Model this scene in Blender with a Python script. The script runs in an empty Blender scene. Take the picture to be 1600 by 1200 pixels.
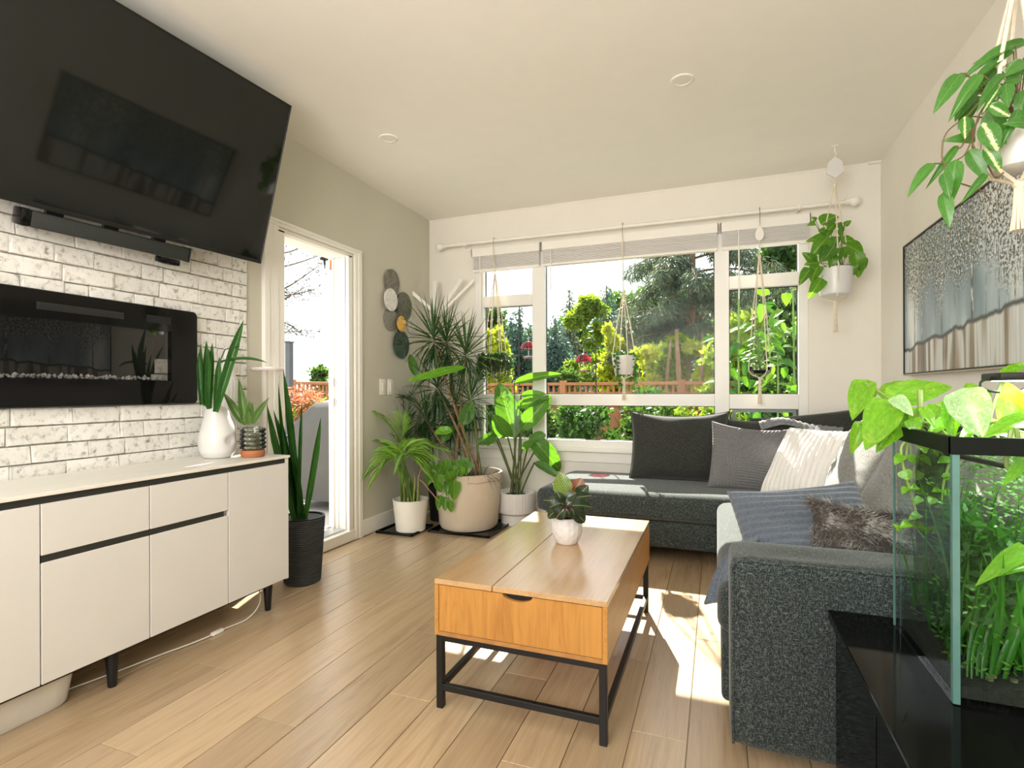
import bpy, bmesh, math, random
import numpy as np
from mathutils import Vector, Matrix, Euler
random.seed(7); RNG = np.random.default_rng(7)
PI = math.pi
SC = bpy.context.scene
COL = SC.collection
V3 = Vector
# ------------------------------------------------------------------ camera
F_PX, YAW, ROLL, SH = 838.0, math.radians(20.87), math.radians(-0.2), 10.6
CAM = V3((0, 0, 1.10))
FWD = V3((-math.sin(YAW), math.cos(YAW), 0))
_r = V3((math.cos(YAW), math.sin(YAW), 0)); _u = V3((0, 0, 1))
RT = _r*math.cos(ROLL) + _u*math.sin(ROLL)
UP = -_r*math.sin(ROLL) + _u*math.cos(ROLL)
cam = bpy.data.cameras.new('camera'); co = bpy.data.objects.new('camera', cam); COL.objects.link(co)
cam.sensor_width = 36; cam.lens = F_PX/1600*36; cam.shift_y = SH/1600; cam.clip_start = .05; cam.clip_end = 300
co.matrix_world = Matrix.Translation(CAM) @ Matrix((RT, UP, -FWD)).transposed().to_4x4()
SC.camera = co
# ------------------------------------------------------------------ world, sun, lights, exposure
SUN_EL, SUN_AZ = math.radians(40.5), math.radians(19.3)
SUNDIR = V3((-math.sin(SUN_AZ)*math.cos(SUN_EL), math.cos(SUN_AZ)*math.cos(SUN_EL), math.sin(SUN_EL)))
w = bpy.data.worlds.new('sky'); SC.world = w; w.use_nodes = True
bg = w.node_tree.nodes['Background']; bg.inputs[0].default_value = (.93, .97, 1, 1); bg.inputs[1].default_value = 2.3
sl = bpy.data.lights.new('sun', 'SUN'); so = bpy.data.objects.new('sun', sl); COL.objects.link(so)
sl.energy = 26; sl.angle = math.radians(.6); sl.color = (1, .94, .82)
so.rotation_euler = SUNDIR.to_track_quat('Z', 'Y').to_euler(); so.location = (-3, 9, 8)
def area(name, loc, tgt, sx, sy, e, c=(1, .96, .9)):
    l = bpy.data.lights.new(name, 'AREA'); o = bpy.data.objects.new(name, l); COL.objects.link(o)
    l.shape = 'RECTANGLE'; l.size = sx; l.size_y = sy; l.energy = e; l.color = c
    o.location = loc; o.rotation_euler = (V3(tgt)-V3(loc)).to_track_quat('-Z', 'Y').to_euler()
    return o
area('fill_light_overhead', (-.7, -1.6, 2.62), (-.75, .6, .6), 3.0, 2.0, 112, (1, .97, .93))  # unseen fill panel added overhead behind the camera to brighten the room
area('fill_light_rear', (-.7, -2.6, 2.6), (-.7, 3, .9), 3.0, 1.2, 42, (1, .97, .93))  # second added fill, unseen at the rear, aimed towards the window
area('fill_light_upward', (-.75, -1.0, 1.5), (-.75, .6, 2.7), 1.6, 1.2, 92, (1, .97, .93))  # added upward fill that lifts the ceiling, not a lamp of the room
SC.view_settings.view_transform = 'Standard'; SC.view_settings.look = 'None'
SC.view_settings.gamma = 1; SC.view_settings.use_curve_mapping = False
SC.view_settings.exposure = -0.1
SC.cycles.max_bounces = 10; SC.cycles.diffuse_bounces = 5; SC.cycles.transparent_max_bounces = 24
SC.cycles.glossy_bounces = 4; SC.cycles.sample_clamp_indirect = 6; SC.cycles.use_denoising = True
SC.cycles.caustics_reflective = False; SC.cycles.caustics_refractive = False

# ------------------------------------------------------------------ pixel helpers: a pixel of the photo on a plane of the room
def ray(x, y): return FWD + RT*((x-800)/F_PX) - UP*((y-600-SH)/F_PX)
def onx(x, y, X): d = ray(x, y); return CAM + d*(X/d.x)
def ony(x, y, Y): d = ray(x, y); return CAM + d*(Y/d.y)
def onz(x, y, Z): d = ray(x, y); return CAM + d*((Z-CAM.z)/d.z)
def dep(x, y, D): return CAM + ray(x, y)*D

# ------------------------------------------------------------------ mesh builder
class MB:
    def __init__(s): s.v = []; s.f = []
    def raw(s, v, f):
        n = len(s.v); s.v += [tuple(p) for p in v]; s.f += [tuple(i+n for i in q) for q in f]; return s
    def box(s, a, b, bev=0, seg=2, M=None):
        a, b = [min(p, q) for p, q in zip(a, b)], [max(p, q) for p, q in zip(a, b)]
        bm = bmesh.new(); bmesh.ops.create_cube(bm, size=1)
        for v in bm.verts: v.co = V3([(a[i]+b[i])/2 + v.co[i]*(b[i]-a[i]) for i in range(3)])
        if bev:
            bev = min(bev, .49*min(b[i]-a[i] for i in range(3)))
            bmesh.ops.bevel(bm, geom=bm.edges[:], offset=bev, segments=seg, affect='EDGES', profile=.5)
        bm.verts.index_update()
        vs = [v.co.copy() for v in bm.verts]
        if M: vs = [M @ v for v in vs]
        s.raw(vs, [[v.index for v in f.verts] for f in bm.faces]); bm.free(); return s
    def tube(s, pts, r, n=8, cap=True):
        pts = [V3(p) for p in pts]; m = len(pts)
        rs = r if isinstance(r, (list, tuple)) else [r]*m
        t0 = (pts[1]-pts[0]).normalized(); ref = V3((0, 0, 1)) if abs(t0.z) < .9 else V3((1, 0, 0))
        nn = t0.cross(ref).normalized(); vs = []
        for i in range(m):
            t = (pts[min(i+1, m-1)]-pts[max(i-1, 0)])
            t = t.normalized() if t.length > 1e-9 else t0
            nn = nn - t*nn.dot(t)
            nn = nn.normalized() if nn.length > 1e-6 else t.orthogonal().normalized()
            b = t.cross(nn)
            for k in range(n):
                a = 2*PI*k/n; vs.append(pts[i] + (nn*math.cos(a)+b*math.sin(a))*rs[i])
        fs = [(i*n+k, i*n+(k+1) % n, (i+1)*n+(k+1) % n, (i+1)*n+k) for i in range(m-1) for k in range(n)]
        if cap: fs += [tuple(range(n))[::-1], tuple((m-1)*n+k for k in range(n))]
        return s.raw(vs, fs)
    def lathe(s, prof, c=(0, 0, 0), n=32, fn=None):
        vs = []; m = len(prof)
        for (r, z) in prof:
            for k in range(n):
                a = 2*PI*k/n; rr = r*(fn(a, z) if fn else 1)
                vs.append((c[0]+rr*math.cos(a), c[1]+rr*math.sin(a), c[2]+z))
        fs = [(i*n+k, i*n+(k+1) % n, (i+1)*n+(k+1) % n, (i+1)*n+k) for i in range(m-1) for k in range(n)]
        if prof[0][0] > 1e-5: fs.append(tuple(range(n))[::-1])
        if prof[-1][0] > 1e-5: fs.append(tuple((m-1)*n+k for k in range(n)))
        return s.raw(vs, fs)
    def disc(s, c, nrm, r, th, n=32, rb=None):
        c = V3(c); nrm = V3(nrm).normalized(); return s.tube([c, c+nrm*th], [r, rb or r], n)
    def prism(s, poly, axis, a, b):
        def mk(p, t): q = [p[0], p[1]]; q.insert(axis, t); return q
        n = len(poly); vs = [mk(p, a) for p in poly]+[mk(p, b) for p in poly]
        return s.raw(vs, [tuple(range(n))[::-1], tuple(range(n, 2*n))]+[(i, (i+1) % n, n+(i+1) % n, n+i) for i in range(n)])
    def grid(s, P, closed=False):
        m, n = len(P), len(P[0]); vs = [p for row in P for p in row]
        return s.raw(vs, [(i*n+j, i*n+j+1, (i+1)*n+j+1, (i+1)*n+j) for i in range(m-1) for j in range(n-1)])
    def ball(s, c, r, n=12, sc=(1, 1, 1)):
        prof = [(max(1e-6, r*math.sin(PI*i/n)), -r*math.cos(PI*i/n)) for i in range(n+1)]
        t = MB().lathe(prof, n=n*2); return s.raw([(c[0]+v[0]*sc[0], c[1]+v[1]*sc[1], c[2]+v[2]*sc[2]) for v in t.v], t.f)
    def mesh(s, name, mat=None, smooth=35, off=None, fix=True):
        me = bpy.data.meshes.new(name)
        v = s.v if off is None else [(p[0]-off[0], p[1]-off[1], p[2]-off[2]) for p in s.v]
        me.from_pydata(v, [], s.f)
        if fix:
            bm = bmesh.new(); bm.from_mesh(me); bmesh.ops.remove_doubles(bm, verts=bm.verts[:], dist=1e-6)
            bmesh.ops.recalc_face_normals(bm, faces=bm.faces[:]); bm.to_mesh(me); bm.free()
        if smooth:
            me.polygons.foreach_set('use_smooth', [True]*len(me.polygons))
            if smooth < 180: me.set_sharp_from_angle(angle=math.radians(smooth))
        if mat: me.materials.append(mat)
        me.update(); return me
ORG = {}
def org(o): return ORG.get(o.name, V3((0, 0, 0)))
def obj(name, mb, mat, parent=None, smooth=35, fix=True, origin=None, label=None, kind=None):
    off = org(parent) if parent else V3(origin or (0, 0, 0))
    me = mb if isinstance(mb, bpy.types.Mesh) else mb.mesh(name, mat, smooth, off, fix)
    o = bpy.data.objects.new(name, me); COL.objects.link(o)
    if parent: o.parent = parent
    elif origin: o.location = origin
    ORG[o.name] = off
    if label: o['label'] = label
    if kind: o['kind'] = kind
    return o
def tag(o, label, cat, group=None):
    o['label'] = label; o['category'] = cat
    if group: o['group'] = group
    return o
def thing(name, label, cat, loc, group=None):
    o = bpy.data.objects.new(name, None); COL.objects.link(o); o.location = loc; o.empty_display_size = .05
    ORG[o.name] = V3(loc); return tag(o, label, cat, group)
def struct(name, mb, mat, smooth=0, parent=None):
    o = obj(name, mb, mat, parent, smooth)
    if not parent: o['kind'] = 'structure'
    return o
def put(name, me, parent, pos, ydir, zhint, sc=(1, 1, 1)):
    """a shared mesh placed as a child: +Y along ydir, +Z near zhint"""
    y = V3(ydir).normalized(); x = y.cross(V3(zhint))
    x = x.normalized() if x.length > 1e-5 else y.orthogonal().normalized()
    z = x.cross(y)
    o = bpy.data.objects.new(name, me); COL.objects.link(o); o.parent = parent
    M = Matrix((x*sc[0], y*sc[1], z*sc[2])).transposed().to_4x4(); M.translation = V3(pos)-org(parent)
    o.matrix_basis = M; ORG[o.name] = V3(pos); return o

# ------------------------------------------------------------------ materials
def newmat(name):
    m = bpy.data.materials.new(name); m.use_nodes = True; nt = m.node_tree
    return m, nt, nt.nodes['Principled BSDF'], nt.nodes['Material Output']
def L(nt, a, b): nt.links.new(a, b)
def N(nt, t, **k):
    n = nt.nodes.new(t)
    for a, b in k.items():
        if a in n.inputs.keys(): n.inputs[a].default_value = b
        else: setattr(n, a, b)
    return n
def ramp(nt, fac, stops):
    r = nt.nodes.new('ShaderNodeValToRGB'); e = r.color_ramp.elements
    while len(e) < len(stops): e.new(.5)
    for i, (p, c) in enumerate(stops): e[i].position = p; e[i].color = (*c, 1) if len(c) == 3 else c
    L(nt, fac, r.inputs[0]); return r.outputs[0]
def coord(nt, scale=(1, 1, 1), kind='Object', rot=(0, 0, 0)):
    t = N(nt, 'ShaderNodeTexCoord'); m = N(nt, 'ShaderNodeMapping'); m.inputs['Scale'].default_value = scale
    m.inputs['Rotation'].default_value = rot
    L(nt, t.outputs[kind], m.inputs[0]); return m.outputs[0]
def noise(nt, vec, scale, detail=4, rough=.5, dist=0):
    n = N(nt, 'ShaderNodeTexNoise'); n.inputs['Scale'].default_value = scale; n.inputs['Detail'].default_value = detail
    n.inputs['Roughness'].default_value = rough; n.inputs['Distortion'].default_value = dist
    L(nt, vec, n.inputs['Vector']); return n.outputs[0]
def bump(nt, b, h, strength=.2, dist=.01):
    n = N(nt, 'ShaderNodeBump'); n.inputs['Strength'].default_value = strength; n.inputs['Distance'].default_value = dist
    L(nt, h, n.inputs['Height']); L(nt, n.outputs[0], b.inputs['Normal'])
def mix(nt, fac, a, b, mode='MIX'):
    m = N(nt, 'ShaderNodeMix'); m.data_type = 'RGBA'; m.blend_type = mode
    for s, x in ((m.inputs[0], fac), (m.inputs[6], a), (m.inputs[7], b)):
        if hasattr(x, 'links'): L(nt, x, s)
        elif isinstance(x, (int, float)): s.default_value = x
        else: s.default_value = (*x, 1)
    return m.outputs[2]
def plain(name, c, rough=.5, metal=0, var=.06, scale=8, bmp=0, bscale=60, spec=.5, stretch=(1, 1, 1)):
    m, nt, b, o = newmat(name)
    v = coord(nt, stretch); n = noise(nt, v, scale)
    lo = tuple(x*(1-var) for x in c); hi = tuple(min(1, x*(1+var)) for x in c)
    L(nt, ramp(nt, n, [(.3, lo), (.7, hi)]), b.inputs['Base Color'])
    b.inputs['Roughness'].default_value = rough; b.inputs['Metallic'].default_value = metal
    b.inputs['Specular IOR Level'].default_value = spec
    if bmp: bump(nt, b, noise(nt, v, bscale), bmp, .004)
    return m
def leafmat(name, c, c2=None, rough=.35, trans=.35, vein=None, spec=.5):
    """green leaf: object coordinates with the midrib along y at x = 0; colour varies from leaf to leaf"""
    m, nt, b, o = newmat(name); c2 = c2 or tuple(x*.6 for x in c)
    info = N(nt, 'ShaderNodeObjectInfo'); v = coord(nt)
    n = noise(nt, v, 9, 3)
    col = mix(nt, info.outputs['Random'], c, c2)
    col = mix(nt, ramp(nt, n, [(.35, (0, 0, 0)), (.65, (.5, .5, .5))]), col, tuple(min(1, x*1.5+.01) for x in c))
    if vein:
        sx = N(nt, 'ShaderNodeSeparateXYZ'); L(nt, v, sx.inputs[0])
        ab = N(nt, 'ShaderNodeMath', operation='ABSOLUTE'); L(nt, sx.outputs[0], ab.inputs[0])
        if vein[0] == 'mid':
            fac = ramp(nt, ab.outputs[0], [(vein[2], (1, 1, 1)), (vein[2]*2.2, (0, 0, 0))])
        elif vein[0] == 'edge':       # pale centre that breaks up towards the rim
            ad = N(nt, 'ShaderNodeMath', operation='MULTIPLY_ADD'); L(nt, noise(nt, v, 14, 4), ad.inputs[0]); ad.inputs[1].default_value = .35
            L(nt, ab.outputs[0], ad.inputs[2]); fac = ramp(nt, ad.outputs[0], [(vein[2], (1, 1, 1)), (vein[2]+.06, (0, 0, 0))])
        elif vein[0] == 'herring':
            ma = N(nt, 'ShaderNodeMath', operation='MULTIPLY_ADD'); L(nt, ab.outputs[0], ma.inputs[0]); ma.inputs[1].default_value = -.9; L(nt, sx.outputs[1], ma.inputs[2])
            sn = N(nt, 'ShaderNodeMath', operation='SINE'); mu = N(nt, 'ShaderNodeMath', operation='MULTIPLY'); mu.inputs[1].default_value = vein[2]
            L(nt, ma.outputs[0], mu.inputs[0]); L(nt, mu.outputs[0], sn.inputs[0]); fac = ramp(nt, sn.outputs[0], [(.35, (0, 0, 0)), (.75, (.9, .9, .9))])
        else:                         # marbling
            fac = ramp(nt, noise(nt, v, vein[2], 5, .6, 1.5), [(.52, (0, 0, 0)), (.62, (1, 1, 1))])
        col = mix(nt, fac, col, vein[1])
    L(nt, col, b.inputs['Base Color']); b.inputs['Roughness'].default_value = rough; b.inputs['Specular IOR Level'].default_value = spec
    tr = N(nt, 'ShaderNodeBsdfTranslucent'); br = N(nt, 'ShaderNodeMix'); br.data_type = 'RGBA'; br.blend_type = 'MULTIPLY'
    br.inputs[0].default_value = 1; L(nt, col, br.inputs[6]); br.inputs[7].default_value = (1.7, 1.6, .5, 1)
    L(nt, br.outputs[2], tr.inputs[0])
    ms = N(nt, 'ShaderNodeMixShader'); ms.inputs[0].default_value = trans
    L(nt, b.outputs[0], ms.inputs[1]); L(nt, tr.outputs[0], ms.inputs[2]); L(nt, ms.outputs[0], o.inputs[0]); return m
def glassmat(name, tint=(1, 1, 1), rough=0, refl=1.0, ior=1.45):
    m, nt, b, o = newmat(name); nt.nodes.remove(b)
    t = N(nt, 'ShaderNodeBsdfTransparent'); t.inputs[0].default_value = (*tint, 1)
    g = N(nt, 'ShaderNodeBsdfGlossy'); g.inputs['Roughness'].default_value = rough
    fr = N(nt, 'ShaderNodeFresnel'); fr.inputs[0].default_value = ior
    mu = N(nt, 'ShaderNodeMath', operation='MULTIPLY'); mu.inputs[1].default_value = refl; L(nt, fr.outputs[0], mu.inputs[0])
    ms = N(nt, 'ShaderNodeMixShader'); L(nt, mu.outputs[0], ms.inputs[0]); L(nt, t.outputs[0], ms.inputs[1]); L(nt, g.outputs[0], ms.inputs[2])
    L(nt, ms.outputs[0], o.inputs[0]); return m
def woodmat(name, a, b_, rough=.4, axis=1, scale=1, rnd=.0, ringdist=2.5, bmp=.1, coat=0):
    m, nt, b, o = newmat(name)
    s = [9*scale]*3; s[axis] = .8*scale
    info = N(nt, 'ShaderNodeObjectInfo')
    t = N(nt, 'ShaderNodeTexCoord'); ad = N(nt, 'ShaderNodeVectorMath', operation='ADD'); L(nt, t.outputs['Object'], ad.inputs[0])
    cm = N(nt, 'ShaderNodeCombineXYZ'); mu = N(nt, 'ShaderNodeMath', operation='MULTIPLY'); mu.inputs[1].default_value = 37 if rnd else 0
    L(nt, info.outputs['Random'], mu.inputs[0])
    for i in range(3): L(nt, mu.outputs[0], cm.inputs[i])
    L(nt, cm.outputs[0], ad.inputs[1])
    mp = N(nt, 'ShaderNodeMapping'); mp.inputs['Scale'].default_value = s; L(nt, ad.outputs[0], mp.inputs[0]); v = mp.outputs[0]
    n1 = noise(nt, v, 1.3, 6, .62, ringdist); s2 = [90*scale]*3; s2[axis] = 2.5*scale
    mp2 = N(nt, 'ShaderNodeMapping'); mp2.inputs['Scale'].default_value = s2; L(nt, ad.outputs[0], mp2.inputs[0])
    n2 = noise(nt, mp2.outputs[0], 1.5, 3)
    col = ramp(nt, n1, [(.28, b_), (.5, a), (.72, tuple(min(1, x*1.12) for x in a))])
    col = mix(nt, .35, col, ramp(nt, n2, [(.3, tuple(x*.72 for x in a)), (.7, tuple(min(1, x*1.1) for x in a))]))
    if rnd:
        va = ramp(nt, info.outputs['Random'], [(0, (1-rnd,)*3), (1, (1, 1, 1))]); col = mix(nt, 1, col, va, 'MULTIPLY')
    L(nt, col, b.inputs['Base Color']); b.inputs['Roughness'].default_value = rough
    if bmp: bump(nt, b, n2, bmp, .002)
    if coat: b.inputs['Coat Weight'].default_value = coat; b.inputs['Coat Roughness'].default_value = .22
    return m
def fabric(name, lo, hi, scale=260, thr=(.38, .7), rough=.9, sheen=.2, bmp=.35):
    m, nt, b, o = newmat(name)
    v1 = coord(nt, (scale, scale*.22, scale)); v2 = coord(nt, (scale*.22, scale, scale*.6)); v3 = coord(nt, (scale, scale, scale*.2))
    mx = N(nt, 'ShaderNodeMath', operation='MAXIMUM'); L(nt, noise(nt, v1, 1, 3), mx.inputs[0]); L(nt, noise(nt, v2, 1, 3), mx.inputs[1])
    m2 = N(nt, 'ShaderNodeMath', operation='MAXIMUM'); L(nt, mx.outputs[0], m2.inputs[0]); L(nt, noise(nt, v3, 1, 3), m2.inputs[1])
    L(nt, ramp(nt, m2.outputs[0], [(thr[0]+.05, lo), (thr[1], hi)]), b.inputs['Base Color'])
    b.inputs['Roughness'].default_value = rough; b.inputs['Sheen Weight'].default_value = sheen; b.inputs['Specular IOR Level'].default_value = .15
    bump(nt, b, m2.outputs[0], bmp, .002); return m
def emit(name, c, s):
    m, nt, b, o = newmat(name); b.inputs['Emission Color'].default_value = (*c, 1); b.inputs['Emission Strength'].default_value = s
    b.inputs['Base Color'].default_value = (*c, 1); return m

M_ceil = plain('ceiling_paint', (.86, .84, .785), .9, var=.01)
M_wall = plain('cream_wall_paint', (.80, .77, .71), .85, var=.012)
M_wallL = plain('sage_wall_paint', (.56, .54, .455), .85, var=.02, scale=2)
M_trim = plain('white_trim_paint', (.84, .82, .77), .4, var=.015)
M_vinyl = plain('white_vinyl', (.82, .81, .78), .35, var=.01)
M_white = plain('white_lacquer', (.67, .665, .645), .42, var=.012)
M_whitetop = plain('white_wood_top', (.78, .76, .70), .35, var=.05, scale=5, stretch=(20, 1, 5))
M_black = plain('black_metal', (.008, .008, .008), .4, var=.2, spec=.35)
M_strip = plain('black_speckled_strip', (.018, .02, .016), .6, var=.6, scale=300)
M_gloss = plain('black_gloss', (.004, .004, .004), .06, var=.1, spec=.25)
M_tvscreen = plain('television_glass', (.005, .006, .005), .045, var=.1, spec=.5)
M_matblack = plain('matte_black_plastic', (.010, .010, .011), .45, var=.2, spec=.3)
M_brick = None
def brickmat():
    m, nt, b, o = newmat('whitewashed_brick'); info = N(nt, 'ShaderNodeObjectInfo')
    t = N(nt, 'ShaderNodeTexCoord'); ad = N(nt, 'ShaderNodeVectorMath', operation='ADD'); g = N(nt, 'ShaderNodeNewGeometry'); L(nt, g.outputs['Position'], ad.inputs[0])
    n1 = noise(nt, ad.outputs[0], 34, 8, .7, .3); n2 = noise(nt, ad.outputs[0], 7, 4)
    col = ramp(nt, n1, [(.33, (.30, .285, .25)), (.41, (.70, .69, .655)), (.5, (.87, .865, .84))])
    col = mix(nt, 1, col, ramp(nt, n2, [(.3, (.86, .85, .83)), (.7, (1, 1, 1))]), 'MULTIPLY')
    col = mix(nt, 1, col, ramp(nt, info.outputs['Random'], [(0, (.88, .88, .87)), (1, (1, 1, 1))]), 'MULTIPLY')
    L(nt, col, b.inputs['Base Color']); b.inputs['Roughness'].default_value = .85; bump(nt, b, n1, .5, .006); return m
M_brick = brickmat()
M_mortar = plain('grey_mortar', (.24, .23, .20), .95, var=.4, scale=30, bmp=.4)
M_floor = woodmat('oak_plank', (.53, .385, .235), (.38, .255, .145), .27, 1, 1, .24, 2.5, .1, .35)
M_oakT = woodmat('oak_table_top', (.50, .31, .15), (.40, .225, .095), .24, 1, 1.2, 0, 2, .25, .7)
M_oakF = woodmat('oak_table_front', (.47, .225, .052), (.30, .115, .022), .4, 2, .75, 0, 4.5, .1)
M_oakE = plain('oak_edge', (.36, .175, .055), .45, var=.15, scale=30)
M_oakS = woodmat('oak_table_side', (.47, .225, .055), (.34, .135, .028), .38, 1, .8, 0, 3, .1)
M_linen = fabric('charcoal_linen', (.009, .015, .0155), (.18, .215, .205), 360, (.47, .84))
M_linenSunlit = fabric('sunlit_linen', (.10, .10, .095), (.34, .34, .32), 330, (.36, .72))  # lighter copy of the charcoal linen, sunlight put into the colour
M_linen2 = fabric('charcoal_chenille', (.012, .014, .012), (.085, .09, .08), 420, (.42, .8))
M_cord = fabric('grey_corduroy', (.10, .10, .105), (.23, .23, .235), 400, bmp=.2)
M_cordblue = fabric('blue_grey_corduroy', (.055, .07, .095), (.15, .175, .215), 400, bmp=.2, sheen=.4)
M_plush = fabric('white_plush', (.70, .685, .67), (.82, .80, .78), 400, bmp=.3, sheen=.5)
M_knit = fabric('grey_knit', (.10, .105, .11), (.28, .285, .29), 200)
M_glass = glassmat('window_glass', (.97, .98, .97), 0, .2)
M_tank = glassmat('aquarium_glass', (.965, .985, .975), 0, .3)
M_edge = plain('glass_edge_green', (.09, .20, .18), .1, var=.15)
M_water = glassmat('water', (.95, .99, .96), 0, .1, 1.2)
M_jar = glassmat('ringed_glass', (.90, .93, .91), .03, 1.6)
M_ceram = plain('white_ceramic', (.68, .67, .665), .3, var=.02)
M_pot = plain('cream_pot', (.76, .745, .68), .45, var=.02)
M_beige = plain('beige_pot', (.55, .475, .37), .5, var=.04)
M_ribpot = plain('ribbed_pot', (.70, .69, .67), .55, var=.03)
M_terra = plain('terracotta', (.36, .13, .05), .6, var=.25)
M_soil = plain('potting_soil', (.022, .015, .010), .95, var=.5, scale=60, bmp=.6)
M_stem = plain('green_stem', (.10, .19, .04), .5, var=.25)
M_stemdk = plain('dark_stem', (.045, .05, .02), .5, var=.25)
M_cane = plain('brown_cane', (.20, .125, .06), .8, var=.35, scale=40, bmp=.4)
M_cotton = plain('cotton_cord', (.70, .63, .50), .95, var=.08, scale=90, bmp=.3)
M_steel = plain('brushed_steel', (.5, .5, .5), .3, 1)
M_gold = plain('gold_leaf', (.85, .50, .12), .3, .85, var=.2, scale=20)
# leaves
LM_snake = leafmat('snake_plant_leaf', (.035, .115, .025), (.02, .075, .02), .3, .22, ('marb', (.055, .17, .03), 16))
LM_pothos = leafmat('pothos_leaf', (.17, .40, .02), (.10, .31, .015), .3, .42, ('marb', (.30, .50, .06), 3))
LM_pothosP = leafmat('pale_pothos_leaf', (.30, .47, .25), (.26, .42, .2), .22, .25, ('marb', (.52, .66, .45), 7))
LM_pothosH = leafmat('hanging_pothos_leaf', (.09, .24, .02), (.05, .16, .02), .3, .42, ('mid', (.22, .36, .04), .022))
LM_hoya = leafmat('hoya_leaf', (.055, .19, .025), (.035, .13, .02), .28, .3, ('mid', (.13, .27, .05), .012))
LM_hoyaV = leafmat('cream_hoya_leaf', (.055, .19, .025), (.04, .15, .02), .28, .3, ('edge', (.55, .62, .34), .24))
LM_palm = leafmat('palm_leaf', (.17, .31, .035), (.09, .21, .025), .4, .38)
LM_palmD = leafmat('dark_palm_leaf', (.03, .085, .025), (.02, .06, .02), .4, .3)
LM_drac = leafmat('dracaena_leaf', (.045, .11, .03), (.025, .065, .025), .35, .3, ('mid', (.11, .19, .05), .008))
LM_bop = leafmat('bird_of_paradise_leaf', (.075, .20, .025), (.04, .13, .025), .35, .42, ('mid', (.18, .32, .06), .010))
LM_cal = leafmat('calathea_leaf', (.015, .03, .014), (.02, .045, .012), .25, .2, ('mid', (.36, .33, .20), .009))
LM_calG = leafmat('green_calathea_leaf', (.20, .30, .08), (.2, .3, .08), .3, .4, ('herring', (.05, .12, .02), 55))
LM_calR = leafmat('maroon_leaf_back', (.20, .06, .035), (.2, .06, .03), .35, .4, ('mid', (.25, .16, .05), .03))
LM_ivy = leafmat('ivy_leaf', (.035, .12, .02), (.02, .07, .015), .35, .3)
LM_succ = leafmat('succulent_leaf', (.085, .165, .04), (.06, .13, .03), .35, .15)
LM_string = leafmat('string_plant_leaf', (.04, .095, .03), (.025, .06, .02), .4, .3)
LM_aq = leafmat('aquarium_grass', (.035, .17, .010), (.02, .10, .008), .4, .45)
# ------------------------------------------------------------------ leaf meshes: unit length along +y
def prof(kind, t):
    if kind == 'heart': return (math.sin(PI*min(1, t**.55))**.75)*(1-.12*t)
    if kind == 'oval': return math.sin(PI*t**.85)**.8
    if kind == 'lance': return (math.sin(PI*t**.65))**.9
    if kind == 'paddle': return math.sin(PI*t**.8)**.6
    if kind == 'strap': return min(1, .45+2.2*t)*min(1, (1-t)*2.2)**.8
    if kind == 'sword': return min(1, .6+1.2*t)*min(1, (1-t)*3.2)**.7
    return 1-t
def leafpts(kind, W, bend=.3, fold=.15, nl=9, nw=3, L_=1., wav=0.0, sd=0):
    P = []; y = z = 0.; rnd = random.Random(sd); ph = rnd.random()*6
    for i in range(nl+1):
        t = i/nl; a = .15*bend - bend*1.6*t
        if i: y += math.cos(a)*L_/nl; z += math.sin(a)*L_/nl
        hw = max(.0008, W/2*prof(kind, t)); row = []
        for j in range(-nw, nw+1):
            s = j/nw
            row.append((hw*s, y - (abs(s)**2*.10*W*(1 if kind == 'heart' and t < .25 else 0)), z + fold*abs(s)*hw*1.5 + wav*math.sin(ph+t*17)*abs(s)*hw))
        P.append(row)
    return P
def leafmesh(name, kind, W, mat, bend=.3, fold=.15, nl=9, nw=3, wav=0., sd=0):
    return MB().grid(leafpts(kind, W, bend, fold, nl, nw, 1., wav, sd)).mesh(name, mat, 180, fix=False)
def frond(mb, path, n, ll, lw, droop=.5, sd=0, start=.25, spread=1.0, fold=.2):
    """a pinnate palm leaf along a list of points: leaflets in pairs"""
    path = [V3(p) for p in path]; rnd = random.Random(sd); m = len(path)-1
    def at(t):
        f = min(m-1e-6, t*m); i = int(f); return path[i].lerp(path[i+1], f-i), (path[i+1]-path[i]).normalized()
    for i in range(n):
        t = start+(1-start)*i/(n-1); p, d = at(t)
        side = d.cross(V3((0, 0, 1))); side = side.normalized() if side.length > .05 else V3((1, 0, 0))
        nrm = side.cross(d)
        l = ll*(.55+.45*math.sin(PI*min(1, (t-start)/(1-start)*.8+.18)))*(.9+.2*rnd.random())
        for s in (-1, 1):
            a = (.95-.55*t)*spread
            dr = (side*s*math.sin(a)+d*math.cos(a)+nrm*.25).normalized()
            q = p; vs = []; K = 4; wv = d.cross(dr); wv = (wv.normalized() if wv.length > 1e-3 else side); wv = (d*.8+nrm*.35).normalized()
            for k in range(K+1):
                u = k/K; hw = lw*.5*math.sin(PI*min(1, .12+.88*u)**.8)+.0004
                vs += [q-wv*hw, q+wv*hw]
                q = q + dr*(l/K); dr = (dr+V3((0, 0, -droop*.42*(1+rnd.random()*.4)))).normalized()
            mb.raw(vs, [(2*k, 2*k+1, 2*k+3, 2*k+2) for k in range(K)])
def bez(a, b, c, n=8):
    a, b, c = V3(a), V3(b), V3(c); return [a*(1-t)**2+b*2*t*(1-t)+c*t*t for t in [i/n for i in range(n+1)]]
def spline(pts, n=8):
    pts = [V3(p) for p in pts]; P = [pts[0]*2-pts[1]]+pts+[pts[-1]*2-pts[-2]]; out = []
    for i in range(1, len(P)-2):
        for k in range(n):
            t = k/n; p0, p1, p2, p3 = P[i-1:i+3]
            out.append(.5*((2*p1)+(p2-p0)*t+(2*p0-5*p1+4*p2-p3)*t*t+(3*p1-p0-3*p2+p3)*t**3))
    return out+[pts[-1]]
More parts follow.
